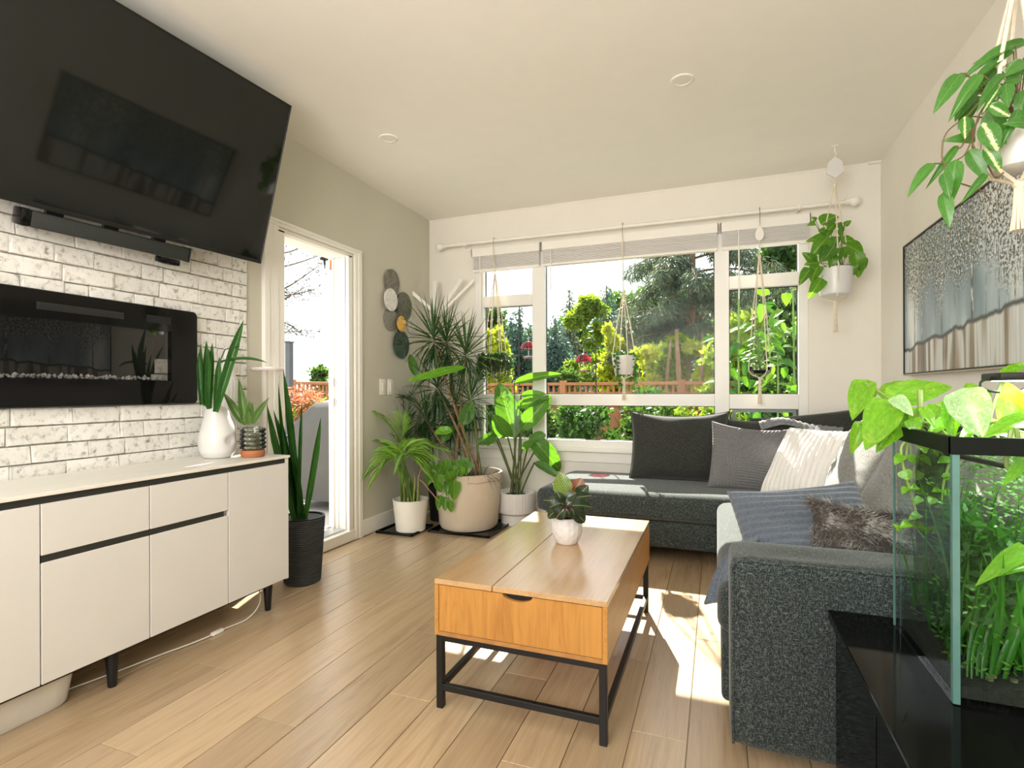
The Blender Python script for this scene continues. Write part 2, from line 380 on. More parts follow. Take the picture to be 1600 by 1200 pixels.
# ================================================================== ROOM SHELL
XL, XR, YF, YB, ZC = -2.515, 1.08, 4.434, -3.4, 2.70
fl = struct('floor', MB().box((XL-.3, YB-.1, -.12), (XR+.2, YF+.12, -.008)), M_floor)
PW = .172
pmeshes = {}
for i in range(22):
    x0 = XL+.02+i*PW; x1 = min(x0+PW-.0026, XR-.002)
    if x0 > XR-.03: break
    y = .55-((i*.47) % 1.22); 
    while y < YF-.02:
        y0, y1 = max(y, .45), min(y+1.2182, YF-.004); y += 1.22
        if y1-y0 < .05: continue
        key = (round(x1-x0, 3), round(y1-y0, 3))
        if key not in pmeshes:
            pmeshes[key] = MB().box((-(x1-x0)/2, -(y1-y0)/2, -.008), ((x1-x0)/2, (y1-y0)/2, 0), .0012, 1).mesh('plank', M_floor, 0)
        o = bpy.data.objects.new('plank', pmeshes[key]); COL.objects.link(o); o.parent = fl; o.location = ((x0+x1)/2, (y0+y1)/2, 0)
struct('ceiling', MB().box((XL-.3, YB-.1, ZC), (XR+.2, YF+.25, ZC+.15)), M_ceil)
# left wall with the patio door opening
DY0, DY1, DZ0, DZ1 = 2.62, 3.24, .083, 2.085
XO = XL-.17
wl = MB().box((XO, YB, 0), (XL, DY0-.01, ZC)).box((XO, DY1+.01, 0), (XL, YF+.2, ZC)).box((XO, DY0-.01, DZ1+.01), (XL, DY1+.01, ZC))
wall_left = struct('wall_left', wl, M_wallL)
# mortar bed and bricks of the whitewashed accent
BY1, BZ0 = 2.322, .60
mt = obj('mortar', MB().box((XL, .40, BZ0), (XL+.006, BY1, ZC-.002)), M_mortar, wall_left, 0)
bm_var = []
for k in range(4):
    b = MB().box((0, -.5, -.5), (1, .5, .5)); rnd = random.Random(k)
    bm_ = bmesh.new(); bmesh.ops.create_cube(bm_, size=1)
    for v in bm_.verts: v.co += V3((.5, 0, 0))
    front = [e for e in bm_.edges if all(v.co.x > .5 for v in e.verts)]
    bmesh.ops.bevel(bm_, geom=front, offset=.05, segments=1, affect='EDGES')
    for v in bm_.verts:
        if v.co.x > .2: v.co += V3((rnd.uniform(-.25, .1), rnd.uniform(-.018, .018), rnd.uniform(-.045, .045)))
    me = bpy.data.meshes.new('brick'); bm_.to_mesh(me); bm_.free(); me.materials.append(M_brick); bm_var.append(me)
FY0, FY1, FZ0, FZ1 = .71, 1.985, 1.04, 1.505
rnd = random.Random(3); BH = .0735; row = 0; z = BZ0
def brick(y0, y1, z0, z1):
    o = bpy.data.objects.new('brick', rnd.choice(bm_var)); COL.objects.link(o); o.parent = wall_left
    o.location = (XL+.004, (y0+y1)/2, (z0+z1)/2); o.scale = (rnd.uniform(.008, .012), y1-y0-.005, z1-z0-.006)
while z < ZC-.02:
    z1 = min(z+BH, ZC-.002); y = BY1; 
    first = True
    while y > .42:
        wd = rnd.choice([.095, .105, .19, .205, .21, .15]) if not first else rnd.choice([.05, .1, .16]); first = False
        y0 = max(y-wd, .42)
        if y0-.42 < .06: y0 = .42
        inside = (FZ0-.02 < z and z1 < FZ1+.02 and FY0+.02 < y0 and y < FY1-.02)
        hid = z > 2.05 and .85 < y0 and y < 1.75
        if not inside and not hid: brick(y0, y, z, z1)
        y = y0
    z = z1; row += 1
# far wall with the window opening
WX0, WX1, WZ0, WZ1 = -2.045, .628, .615, 2.37
wf = MB().box((XL-.17, YF, 0), (WX0, YF+.16, ZC)).box((WX1, YF, 0), (XR+.15, YF+.16, ZC)).box((WX0, YF, 0), (WX1, YF+.16, WZ0)).box((WX0, YF, WZ1), (WX1, YF+.16, ZC))
struct('wall_far', wf, M_wall)
struct('wall_right', MB().box((XR, YB, 0), (XR+.15, YF, ZC)), M_wall)
struct('wall_back', MB().box((XL-.17, YB-.12, 0), (XR+.15, YB, ZC)), M_wall)
struct('trim_1', MB().box((1.0, YF-.02, 2.685), (XR, YF, ZC)).box((XL, YF-.006, 2.688), (XR, YF, ZC)), M_wall)
struct('baseboard_left', MB().box((XL, 3.38, 0), (XL+.014, YF, .125), .004, 1).box((XL, 2.33, 0), (XL+.014, 2.44, .125), .004, 1), M_trim)
struct('baseboard_far', MB().box((XL, YF-.014, 0), (XR, YF, .125), .004, 1), M_trim)
struct('baseboard_right', MB().box((XR-.014, 2.0, 0), (XR, YF, .125), .004, 1), M_trim)
# window frame
wy0, wy1 = YF-.004, YF+.075
wroot = MB()
def fr(x0, x1, z0, z1, a=wy0, b=wy1, bev=.004): wroot.box((x0, a, z0), (x1, b, z1), bev, 1)
ML0, ML1, MR0, MR1 = -1.497, -1.385, -.012, .092
fr(WX0-.002, -1.961, WZ0, WZ1); fr(.564, WX1+.002, WZ0, WZ1)
fr(-1.961, ML0, 2.30, WZ1); fr(ML1, MR0, 2.30, WZ1); fr(MR1, .564, 2.30, WZ1)
fr(-1.961, ML0, WZ0, .682); fr(ML1, MR0, WZ0, .682); fr(MR1, .564, WZ0, .682)
fr(ML0, ML1, WZ0, WZ1, wy0-.006); fr(MR0, MR1, WZ0, WZ1, wy0-.006)
fr(-1.961, ML0, 1.852, 1.948); fr(-1.961, ML0, .975, 1.068)
fr(MR1, .564, 1.873, 1.97); fr(MR1, .564, .955, 1.067)
fr(ML1, MR0, .975, 1.068)
win = struct('window_1', wroot, M_vinyl)
sc_ = MB(); 
for a, b in (((.112, YF+.0, .69), (.132, YF+.03, .952)), ((.53, YF, .69), (.55, YF+.03, .952)), ((.132, YF, .932), (.53, YF+.03, .952)), ((.132, YF, .69), (.53, YF+.03, .71))): sc_.box(a, b)
obj('screen_frame', sc_, plain('grey_screen_frame', (.20, .235, .24), .5), win, 0)
for (x0, x1, z0, z1) in ((-1.961, ML0, 1.948, 2.30), (-1.961, ML0, 1.068, 1.852), (-1.961, ML0, .682, .975), (ML1, MR0, 1.068, 2.30), (ML1, MR0, .682, .975), (MR1, .564, 1.97, 2.30), (MR1, .564, 1.067, 1.873), (MR1, .564, .682, .955)):
    obj('pane', MB().raw([(x0, YF+.05, z0), (x1, YF+.05, z0), (x1, YF+.05, z1), (x0, YF+.05, z1)], [(0, 1, 2, 3)]), M_glass, win, 0)
    g = MB()
    for a, b in (((x0, z0), (x0+.006, z1)), ((x1-.006, z0), (x1, z1)), ((x0, z0), (x1, z0+.006)), ((x0, z1-.006), (x1, z1))): g.box((a[0], YF+.044, a[1]), (b[0], YF+.054, b[1]))
    obj('gasket', g, M_matblack, win, 0)
struct('trim_2', MB().box((WX0-.06, YF-.055, .588), (WX1+.06, YF+.02, .618), .006).box((WX0-.03, YF-.016, .50), (WX1+.03, YF, .588), .004), M_trim)
# patio door: casing, jambs, sill, strike plates
d = MB()
d.box((XL-.01, 2.44, 0), (XL+.014, 2.52, 2.1148), .003, 1).box((XL+.0142, 2.442, 0), (XL+.022, 2.485, 2.1347), .003, 1)
d.box((XL-.02, 2.52, 0), (XL+.012, 2.565, 2.12), .003, 1)
d.box((XL-.03, 2.565, 0), (XL+.004, DY0, 2.10), .003, 1)
d.box((XL-.01, 3.30, 0), (XL+.016, 3.378, 2.1148), .004, 1).box((XL+.0162, 3.335, 0), (XL+.024, 3.376, 2.1347), .003, 1)
d.box((XL-.0102, 2.4402, 2.115), (XL+.0161, 3.3778, 2.155), .004, 1).box((XL+.0163, 2.442, 2.135), (XL+.0241, 3.3762, 2.1535), .003, 1)
d.box((XL-.03, DY1, 0), (XL+.004, 3.285, 2.10), .003, 1)
d.box((XL-.03, 2.5, DZ1), (XL+.004, 3.285, 2.112), .003, 1)
d.box((XO-.01, DY1, 0), (XL-.02, DY1+.03, DZ1), .002, 1).box((XO-.01, DY0-.03, 0), (XL-.02, DY0, DZ1), .002, 1).box((XO-.01, DY0, DZ1), (XL-.02, DY1, DZ1+.03), .002, 1)
d.box((XO+.03, DY1-.012, DZ0), (XO+.045, DY1, DZ1)).box((XO+.07, DY1-.006, DZ0), (XO+.08, DY1, DZ1))
door = struct('door_1', d, M_trim)
obj('door_sill', MB().box((XO-.10, DY0-.01, .0), (XL+.012, DY1+.07, .078), .004, 1), M_trim, door, 0)
obj('threshold', MB().box((XO-.10, DY0, .078), (XL-.035, DY1, .09), .003, 1).box((XO-.02, DY0, .09), (XO, DY1, .098), .002, 1), plain('aluminium_threshold', (.62, .62, .60), .35, .6), door, 0)
for zz in (1.165, 1.02):
    obj('strike_plate', MB().box((XO+.048, DY1-.004, zz-.03), (XO+.068, DY1+.001, zz+.03), .002, 1).box((XO+.054, DY1-.007, zz-.012), (XO+.062, DY1-.003, zz+.012)), M_steel, door, 0)
obj('hinge', MB().tube([(XO+.02, DY1-.008, 2.0), (XO+.02, DY1-.008, 2.07)], .009), plain('copper_hinge', (.6, .28, .12), .4, .8), door)
# light switches
for i, y in enumerate((3.668, 3.778)):
    t = thing('light_switch', ['white light switch plate nearer the patio door', 'white light switch plate nearer the corner, half behind fronds'][i], 'switch', (XL, y, 1.135), 'light switches')
    obj('plate', MB().box((XL, y-.043, 1.07), (XL+.007, y+.043, 1.198), .003), M_trim, t)
    obj('rocker', MB().box((XL+.005, y-.017, 1.10), (XL+.011, y+.017, 1.168), .002), M_trim, t)
# recessed ceiling lights
for i, (x, y) in enumerate(((-.16, 2.9), (-1.933, 2.893), (-.16, .9), (-1.933, .9))):
    if i > 1: continue
    t = thing('recessed_light', ['round recessed ceiling light above the coffee table', 'round recessed ceiling light near the patio door wall'][i], 'ceiling light', (x, y, ZC), 'recessed ceiling lights')
    obj('trim_ring', MB().lathe([(.040, -.001), (.043, -.006), (.056, -.005), (.060, 0)], (x, y, ZC), 32), M_trim, t)
    obj('lens', MB().lathe([(.0001, -.003), (.041, -.003), (.041, 0)], (x, y, ZC), 32), plain('frosted_lens', (.8, .79, .76), .6), t)
# ================================================================== TELEVISION
ta, tt, TW, TH = .078, .285, 1.475, .83
TP = V3((-2.293, 2.219, 1.789)); td = V3((math.sin(ta), math.cos(ta), 0)); tn0 = V3((math.cos(ta), -math.sin(ta), 0))
tup = V3((0, 0, 1))*math.cos(tt)+tn0*math.sin(tt); tn = tn0*math.cos(tt)-V3((0, 0, 1))*math.sin(tt)
TM = Matrix((td, tup, tn)).transposed().to_4x4(); TM.translation = TP   # local: x towards the window, y up the screen, z out
tv = thing('television', 'large black flat television tilted down over the fireplace', 'tv', tuple(TP-td*TW/2))
obj('back_shell', MB().box((-TW+.002, .002, -.055), (-.002, TH-.002, -.004), .012, 2, TM).box((-TW+.3, .2, -.085), (-.3, TH-.15, -.05), .01, 2, TM), M_matblack, tv)
bz = MB()
for a, b in (((-TW, 0), (0, .018)), ((-TW, TH-.008), (0, TH)), ((-TW, 0), (-TW+.008, TH)), ((-.008, 0), (0, TH))): bz.box((*a, -.03), (*b, .004), .002, 1, TM)
obj('bezel', bz, M_black, tv, 0)
obj('screen', MB().box((-TW+.006, .012, -.01), (-.006, TH-.006, .001), 0, 1, TM), M_tvscreen, tv, 0)
wb = MB(); cc = TM @ V3((-TW/2, TH*.5, -.08)); wb.box((XL+.018, cc.y-.25, cc.z-.2), (XL+.03, cc.y+.25, cc.z+.15), .004, 1)
wb.tube([(XL+.03, cc.y-.1, cc.z-.05), cc+V3((.03, -.1, 0))], .02); wb.tube([(XL+.03, cc.y+.1, cc.z-.05), cc+V3((.03, .1, 0))], .02)
obj('wall_bracket', wb, M_black, tv)
# soundbar
SM = TM.copy()
sx0, sx1 = -1.02, -.375
sb = thing('soundbar', 'slim black soundbar hung below the television', 'speaker', tuple(TM @ V3((-.7, -.08, -.06))))
obj('grille', MB().box((sx0+.03, -.075, -.075), (sx1-.004, -.012, -.01), .008, 2, TM), plain('speaker_cloth', (.016, .02, .019), .7, var=.5, scale=250), sb)
obj('end_cap', MB().box((sx0-.002, -.077, -.078), (sx0+.03, -.010, -.008), .008, 2, TM), M_gloss, sb)
obj('end_cap', MB().box((sx1-.004, -.077, -.078), (sx1, -.010, -.008), .001, 1, TM), M_matblack, sb)
for x in (-.9, -.7, -.5): obj('bracket', MB().box((x-.03, -.02, -.07), (x+.03, .03, -.056), .002, 1, TM), M_black, sb)
o = obj('infrared_receiver', MB().box((-.505, -.105, -.06), (-.415, -.077, -.012), .004, 2, TM).box((-.49, -.107, -.058), (-.43, -.103, -.02), .001, 1, TM), M_gloss, sb, origin=None)
# ================================================================== ELECTRIC FIREPLACE
fp = thing('electric_fireplace', 'wide black glass electric fireplace set in the white bricks', 'fireplace', (XL, (FY0+FY1)/2, FZ0))
def rrect(y0, y1, z0, z1, r, n=6):
    P = []
    for cy, cz, a in ((y1-r, z1-r, 0), (y0+r, z1-r, 90), (y0+r, z0+r, 180), (y1-r, z0+r, 270)):
        for k in range(n+1): t = math.radians(a+90*k/n); P.append((cy+r*math.cos(t), cz+r*math.sin(t)))
    return P
fxf = XL+.045
OY0, OY1, OZ0, OZ1 = .80, 1.845, 1.155, 1.392
outer = rrect(FY0, FY1, FZ0, FZ1, .022); inner = []
for (y, zz) in outer:
    inner.append((min(max(y, OY0), OY1), min(max(zz, OZ0), OZ1)))
n_ = len(outer); fb = MB()
vs = [(fxf-.006, *p) for p in outer]+[(fxf, FY0+.5+(p[0]-FY0-.5)*.995, 1.27+(p[1]-1.27)*.985) for p in outer]+[(fxf, *p) for p in inner]+[(fxf-.03, *p) for p in inner]+[(XL, *p) for p in outer]
q = []
for a, b in ((4, 0), (0, 1), (1, 2), (2, 3)): q += [(a*n_+i, a*n_+(i+1) % n_, b*n_+(i+1) % n_, b*n_+i) for i in range(n_)]
obj('front_glass', fb.raw(vs, q), M_gloss, fp, 25)
obj('firebox', MB().box((XL+.0065, OY0-.02, OZ0-.02), (XL+.009, OY1+.02, OZ1+.02)).box((XL+.009, OY0-.02, OZ0-.02), (fxf-.03, OY1+.02, OZ0-.001)).box((XL+.009, OY0-.02, OZ1+.001), (fxf-.03, OY1+.02, OZ1+.02)).box((XL+.009, OY1+.001, OZ0), (fxf-.03, OY1+.02, OZ1+.001)), plain('firebox_black', (.02, .02, .02), .2), fp, 0)
obj('viewing_pane', MB().raw([(fxf-.014, OY0, OZ0), (fxf-.014, OY1, OZ0), (fxf-.014, OY1, OZ1), (fxf-.014, OY0, OZ1)], [(0, 1, 2, 3)]), glassmat('smoked_glass', (.5, .5, .5), 0, 1.3), fp, 0)
cr = MB(); rnd = random.Random(5)
for k in range(260):
    c = (fxf-.02-rnd.random()*.012, OY0+.02+rnd.random()*(OY1-OY0-.05), OZ0+.004+rnd.random()*.012); r = .004+rnd.random()*.007
    P = [(c[0]+dx*r*rnd.uniform(.6, 1.2), c[1]+dy*r*rnd.uniform(.6, 1.3), c[2]+dz*r*rnd.uniform(.5, 1.1)) for dx, dy, dz in ((1, 0, 0), (-1, 0, 0), (0, 1, 0), (0, -1, 0), (0, 0, 1), (0, 0, -1))]
    cr.raw(P, [(0, 2, 4), (2, 1, 4), (1, 3, 4), (3, 0, 4), (2, 0, 5), (1, 2, 5), (3, 1, 5), (0, 3, 5)])
obj('crystal_ember_bed', cr, plain('white_crystal', (.72, .72, .7), .2), fp, 0, kind='stuff')
gv = MB().box((fxf-.001, 1.29, 1.425), (fxf+.001, 1.62, 1.455))
for k in range(4): gv.box((fxf, 1.295, 1.428+k*.007), (fxf+.004, 1.615, 1.431+k*.007))
obj('heater_vent', gv, plain('vent_grey', (.035, .035, .035), .35, .5), fp, 0)
obj('control_panel', MB().box((fxf-.001, 1.72, 1.425), (fxf+.0015, 1.84, 1.46)), M_matblack, fp, 0)
# ================================================================== MEDIA CABINET
CX0, CX1, CY0, CY1, CZ0, CZ1 = -2.49, -2.078, .735, 2.19, .132, .77
cab = thing('media_cabinet', 'long white media cabinet with black strips under the fireplace', 'cabinet', (-2.28, 1.46, 0))
obj('body', MB().box((CX0+.001, CY0+.0165, CZ0+.001), (CX1-.022, CY1-.021, .734)).box((CX0, CY1-.02, CZ0), (CX1-.002, CY1, .757), .001, 1).box((CX0, CY0, CZ0), (CX1-.002, CY0+.016, .757), .001, 1), M_white, cab, 0)
obj('top', MB().box((CX0, CY0-.005, .757), (CX1+.006, CY1+.005, CZ1), .0015, 1), M_whitetop, cab, 0)
obj('top_strip', MB().box((CX1-.03, CY0+.016, .7325), (CX1-.006, CY1-.022, .757)), M_strip, cab, 0, label='black speckled strip under the top')
for (a, b) in ((.737, 1.093), (1.823, 2.186)):
    obj('door', MB().box((CX1-.018, a, CZ0+.004), (CX1, b, .7315), .0015, 1), M_white, cab, 0)
for (a, b) in ((1.097, 1.457), (1.461, 1.819)):
    obj('door', MB().box((CX1-.018, a, CZ0+.004), (CX1, b, .537), .0015, 1), M_white, cab, 0)
    obj('drawer', MB().box((CX1-.018, a, .5615), (CX1, b, .7315), .0015, 1), M_white, cab, 0)
obj('handle_channel', MB().box((CX1-.022, 1.097, .535), (CX1-.004, 1.800, .5635)), M_strip, cab, 0, label='black recessed handle channel')
for x in (-2.115, -2.43):
    for y in (.80, 1.34, 2.085):
        obj('leg', MB().lathe([(.013, 0), (.0145, .004), (.023, .125), (.023, CZ0)], (x, y, 0), 20), M_black, cab)
obj('rail', MB().box((CX1-.06, .8, .118), (CX1-.03, 2.10, CZ0)), M_black, cab, 0)
bn = MB(); pr = rrect(-1, 1, -1, 1, .32)
rows = []
for zz, s in ((0, .90), (.006, .93), (.10, 1.0), (.112, 1.015), (.118, 1.02), (.118, .99), (.02, .91)):
    rows.append([(-2.29+p[0]*.155*s, 1.02+p[1]*.225*s, zz) for p in pr+[pr[0]]])
rows = [[(-2.29, 1.02, 0)]*len(rows[0])]+rows+[[(-2.29, 1.02, .02)]*len(rows[0])]
tag(obj('storage_tub', bn.grid(rows), plain('white_plastic', (.72, .71, .67), .4), origin=(-2.29, 1.02, 0)), 'low white plastic tub on the floor under the cabinet', 'tub')
cd = thing('power_cord', 'white power cord with inline switch trailing under the cabinet', 'cord', (-2.2, 1.9, 0))
obj('cable', MB().tube(spline([(-2.2, 2.10, .13), (-2.14, 2.06, .05), (-2.12, 1.97, .006), (-2.125, 1.84, .006), (-2.13, 1.72, .006), (-2.17, 1.55, .006), (-2.2, 1.4, .006), (-2.25, 1.2, .006)], 8), .0028, 6), M_trim, cd)
obj('inline_switch', MB().box((-2.135, 1.77, 0), (-2.112, 1.83, .016), .006), M_trim, cd)
# ================================================================== COFFEE TABLE
tx0, tx1, ty0, ty1, tz0, tz1 = -.917, -.315, 1.642, 2.742, .256, .45
tb = thing('coffee_table', 'oak coffee table with front drawer and black metal legs', 'table', ((tx0+tx1)/2, (ty0+ty1)/2, 0))
tm = -.700
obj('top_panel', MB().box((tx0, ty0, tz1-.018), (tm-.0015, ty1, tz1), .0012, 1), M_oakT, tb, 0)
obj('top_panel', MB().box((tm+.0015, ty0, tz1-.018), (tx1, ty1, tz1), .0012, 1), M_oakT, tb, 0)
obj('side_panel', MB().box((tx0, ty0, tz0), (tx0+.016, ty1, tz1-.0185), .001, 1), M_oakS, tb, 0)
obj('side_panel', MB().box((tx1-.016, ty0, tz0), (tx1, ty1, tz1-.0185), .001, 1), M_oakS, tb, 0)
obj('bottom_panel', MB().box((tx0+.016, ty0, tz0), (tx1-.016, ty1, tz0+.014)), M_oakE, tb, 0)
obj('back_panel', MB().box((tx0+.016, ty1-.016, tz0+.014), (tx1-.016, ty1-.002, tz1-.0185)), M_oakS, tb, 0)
a, b, zt, zb_ = tx0+.0175, tx1-.0175, tz1-.0205, tz0+.0155
cx_, hw, hd = (a+b)/2+.005, .052, .020
poly = [(a, zb_), (b, zb_), (b, zt)]+[(cx_+hw*math.cos(t), zt-hd*math.sin(t)) for t in [PI*k/12 for k in range(13)]]+[(a, zt)]
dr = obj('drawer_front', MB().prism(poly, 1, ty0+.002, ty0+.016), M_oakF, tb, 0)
obj('drawer_shade', MB().box((a+.05, ty0+.018, zb_+.03), (b-.05, ty0+.022, zt)), M_black, dr, 0)  # black sheet behind the notch stands in for the shade inside the drawer
T = .024
for x in (tx0+.004, tx1-.004-T):
    for y in (ty0+.004, ty1-.004-T):
        obj('leg', MB().box((x, y, 0), (x+T, y+T, tz0-.0005), .0015, 1), M_black, tb, 0)
for y in (ty0+.006, ty1-.006-.02):
    obj('stretcher', MB().box((tx0+T, y, .062), (tx1-T, y+.02, .084), .0015, 1), M_black, tb, 0)
    obj('top_rail', MB().box((tx0+T, y, tz0-.022), (tx1-T, y+.02, tz0-.0005), .0015, 1), M_black, tb, 0)
for x in (tx0+.006, tx1-.006-.02):
    obj('stretcher', MB().box((x, ty0+T, .062), (x+.02, ty1-T, .084), .0015, 1), M_black, tb, 0)
    obj('top_rail', MB().box((x, ty0+T, tz0-.022), (x+.02, ty1-T, tz0-.0005), .0015, 1), M_black, tb, 0)
# ================================================================== SECTIONAL SOFA
sf = thing('sectional_sofa', 'charcoal linen corner sofa with chaise under the window', 'sofa', (.2, 3.2, 0))
def soft(a, b, r=.05, puff=.012, seed=0):
    """an upholstered block: rounded, slightly crowned"""
    m = MB().box(a, b, r, 4); rnd = random.Random(seed); ph = rnd.random()*6
    return m
def cushion_block(a, b, r, n=26, puff=.02, seed=0):
    bm = bmesh.new(); bmesh.ops.create_cube(bm, size=2)
    bmesh.ops.subdivide_edges(bm, edges=bm.edges[:], cuts=n, use_grid_fill=True)
    h = [(b[i]-a[i])/2 for i in range(3)]; c = [(b[i]+a[i])/2 for i in range(3)]; rnd = random.Random(seed); ph = [rnd.random()*6 for _ in range(4)]
    for v in bm.verts:
        u = v.co.copy(); p = V3([u[i]*h[i] for i in range(3)])
        q = V3([max(-(h[i]-r), min(h[i]-r, p[i])) for i in range(3)]); d = p-q
        if d.length > 1e-6: p = q+d.normalized()*min(r, d.length) if sum(abs(x) > 1e-6 for x in d) > 1 else q+d
        p.z += (puff*(1-u.x**4)*(1-u.y**4) if u.z > .9 else 0) + .004*math.sin(u.x*5+ph[0])*math.sin(u.y*4+ph[1])*max(0, u.z)
        v.co = p+V3(c)
    bm.verts.index_update(); m = MB().raw([v.co.copy() for v in bm.verts], [[v.index for v in f.verts] for f in bm.faces]); bm.free(); return m
obj('chaise_base', MB().box((-1.12, 3.545, .09), (1.05, 4.40, .262), .02, 3), M_linen, sf)
obj('chaise_cushion', cushion_block((-1.165, 3.50, .268), (1.05, 4.405, .432), .05, 30, .018, 1), M_linen, sf, 180)
obj('seat_base', MB().box((.012, 1.90, .07), (1.05, 3.545, .262), .02, 3), M_linen, sf)
obj('seat_cushion', cushion_block((.0, 1.925, .268), (1.0, 3.44, .438), .055, 30, .018, 2), M_linen, sf, 180)
obj('arm', cushion_block((.035, 1.70, .05), (1.055, 1.925, .608), .03, 16, .004, 3), M_linen, sf, 180)
obj('arm_piping', MB().tube([(.043, 1.708, .06), (.043, 1.708, .58), (.062, 1.708, .600), (1.04, 1.708, .600)], .004, 6), M_linen, sf)
obj('back_frame', MB().box((.84, 1.925, .10), (1.055, 4.40, .66), .04, 3), M_linen, sf)
obj('back_frame', MB().box((.10, 4.20, .43), (.85, 4.40, .66), .04, 3), M_linen, sf)
for x, y in ((-1.05, 3.62), (-1.05, 4.32), (.08, 3.4), (.1, 1.98), (.98, 1.98), (.98, 4.3), (.08, 4.3)):
    obj('leg', MB().box((x-.025, y-.025, 0), (x+.025, y+.025, .095), .003, 1), M_matblack, sf, 0)

def pillow(name, label, mat, c, size, rot, ribs=None, seed=0, n=44, pinch=.10, sag=.05, group='cushions on the corner sofa', wr=.006, pipe=None):
    w_, h_, t_ = size; rnd = random.Random(seed); ph = [rnd.random()*6 for _ in range(6)]; mb = MB()
    for s in (-1, 1):
        P = []
        for i in range(n+1):
            v = -1+2*i/n; row = []
            for j in range(n+1):
                u = -1+2*j/n
                x = w_/2*u*(1-pinch*(1-v*v)); z = h_/2*v*(1-pinch*(1-u*u)) - (sag*h_*(1-u*u)*max(0, v))
                k = max(0, (1-u**4)*(1-v**4))**.5
                k = .55*k+.45*max(0, (1-u*u)*(1-v*v))**.5
                y = s*t_/2*k
                y += s*wr*math.sin(u*6+ph[0]+v*3)*math.sin(v*5+ph[1])*k*1.5
                if ribs: y += s*ribs(u, v, s)*min(1, k*4)
                row.append((x, y, z))
            P.append(row)
        mb.grid(P)
    o = obj(name, mb, mat, None, 180); o.location = c; o.rotation_euler = Euler([math.radians(a) for a in rot], 'XYZ')
    tag(o, label, 'cushion', group)
    if pipe:
        B = [(u, -1) for u in np.linspace(-1, 1, 24)]+[(1, v) for v in np.linspace(-1, 1, 24)]+[(u, 1) for u in np.linspace(1, -1, 24)]+[(-1, v) for v in np.linspace(1, -1, 24)]
        pts = [(w_/2*u*(1-pinch*(1-v*v)), 0, h_/2*v*(1-pinch*(1-u*u))-(sag*h_*(1-u*u)*max(0, v))) for u, v in B]
        p = obj('piping', MB().tube(pts, pipe, 6), mat, None, 180); p.parent = o
    return o
pillow('cushion', 'large plain charcoal cushion standing alone on the chaise', M_linen2, ony(1060, 697, 4.10)+V3((0, 0, .0)), (.70, .52, .22), (-13, 0, 3), seed=1, pinch=.07, pipe=.004)
pillow('cushion', 'charcoal cushion behind the patchwork corduroy cushion', M_linen2, ony(1180, 700, 4.22), (.60, .46, .16), (-10, 0, 2), seed=2, pinch=.06)
pillow('cushion', 'long charcoal cushion along the window behind the knit throw', M_linen2, ony(1268, 682, 4.30), (.78, .34, .17), (-6, -7, -4), seed=3, pinch=.05, sag=.02)
def patch_ribs(u, v, s):
    if u < -.35: return .0035*math.sin(v*75) if v > -.1 else .0035*math.sin((u+v*.25)*75)
    return .0035*math.sin((v*1+u*-1.1)*62) if v > -.1 else .0032*math.sin(v*80)
pillow('cushion', 'grey patchwork corduroy cushion leaning beside the white ribbed one', M_cord, ony(1170, 716, 3.93), (.50, .46, .15), (-16, 6, 8), patch_ribs, 4, 110, .06, .04)
pillow('cushion', 'white plush cushion with wide vertical ribs', M_plush, (.52, 3.62, .655), (.47, .50, .17), (-36, 0, -42), lambda u, v, s: .009*abs(math.sin(u*22)) - .004, 5, 110, .04, .02)
pillow('cushion', 'charcoal linen back cushion with sunlight in its colour beside the white ribbed one', M_linenSunlit, (.70, 3.20, .69), (.62, .54, .20), (-24, 0, -84), seed=6, pinch=.05, sag=.02, pipe=.004)
pillow('cushion', 'charcoal linen back cushion with sunlight in its colour nearest the aquarium', M_linenSunlit, (.72, 2.60, .67), (.60, .54, .20), (-26, 0, -86), seed=7, pinch=.05, sag=.02, pipe=.004)
pillow('cushion', 'blue grey corduroy cushion lying against the sofa arm', M_cordblue, ony(1268, 838, 2.14)+V3((0, .06, -.02)), (.47, .42, .16), (-38, -6, 14), lambda u, v, s: .004*math.sin((v+u*.06)*46), 8, 110, .03, .04)
fur = pillow('cushion', 'brown and grey faux fur cushion behind the sofa arm', plain('fur_base', (.07, .055, .045), .95, var=.3), ony(1352, 850, 2.08)+V3((0, .04, -.02)), (.34, .31, .16), (-30, 4, -8), seed=9, n=24)
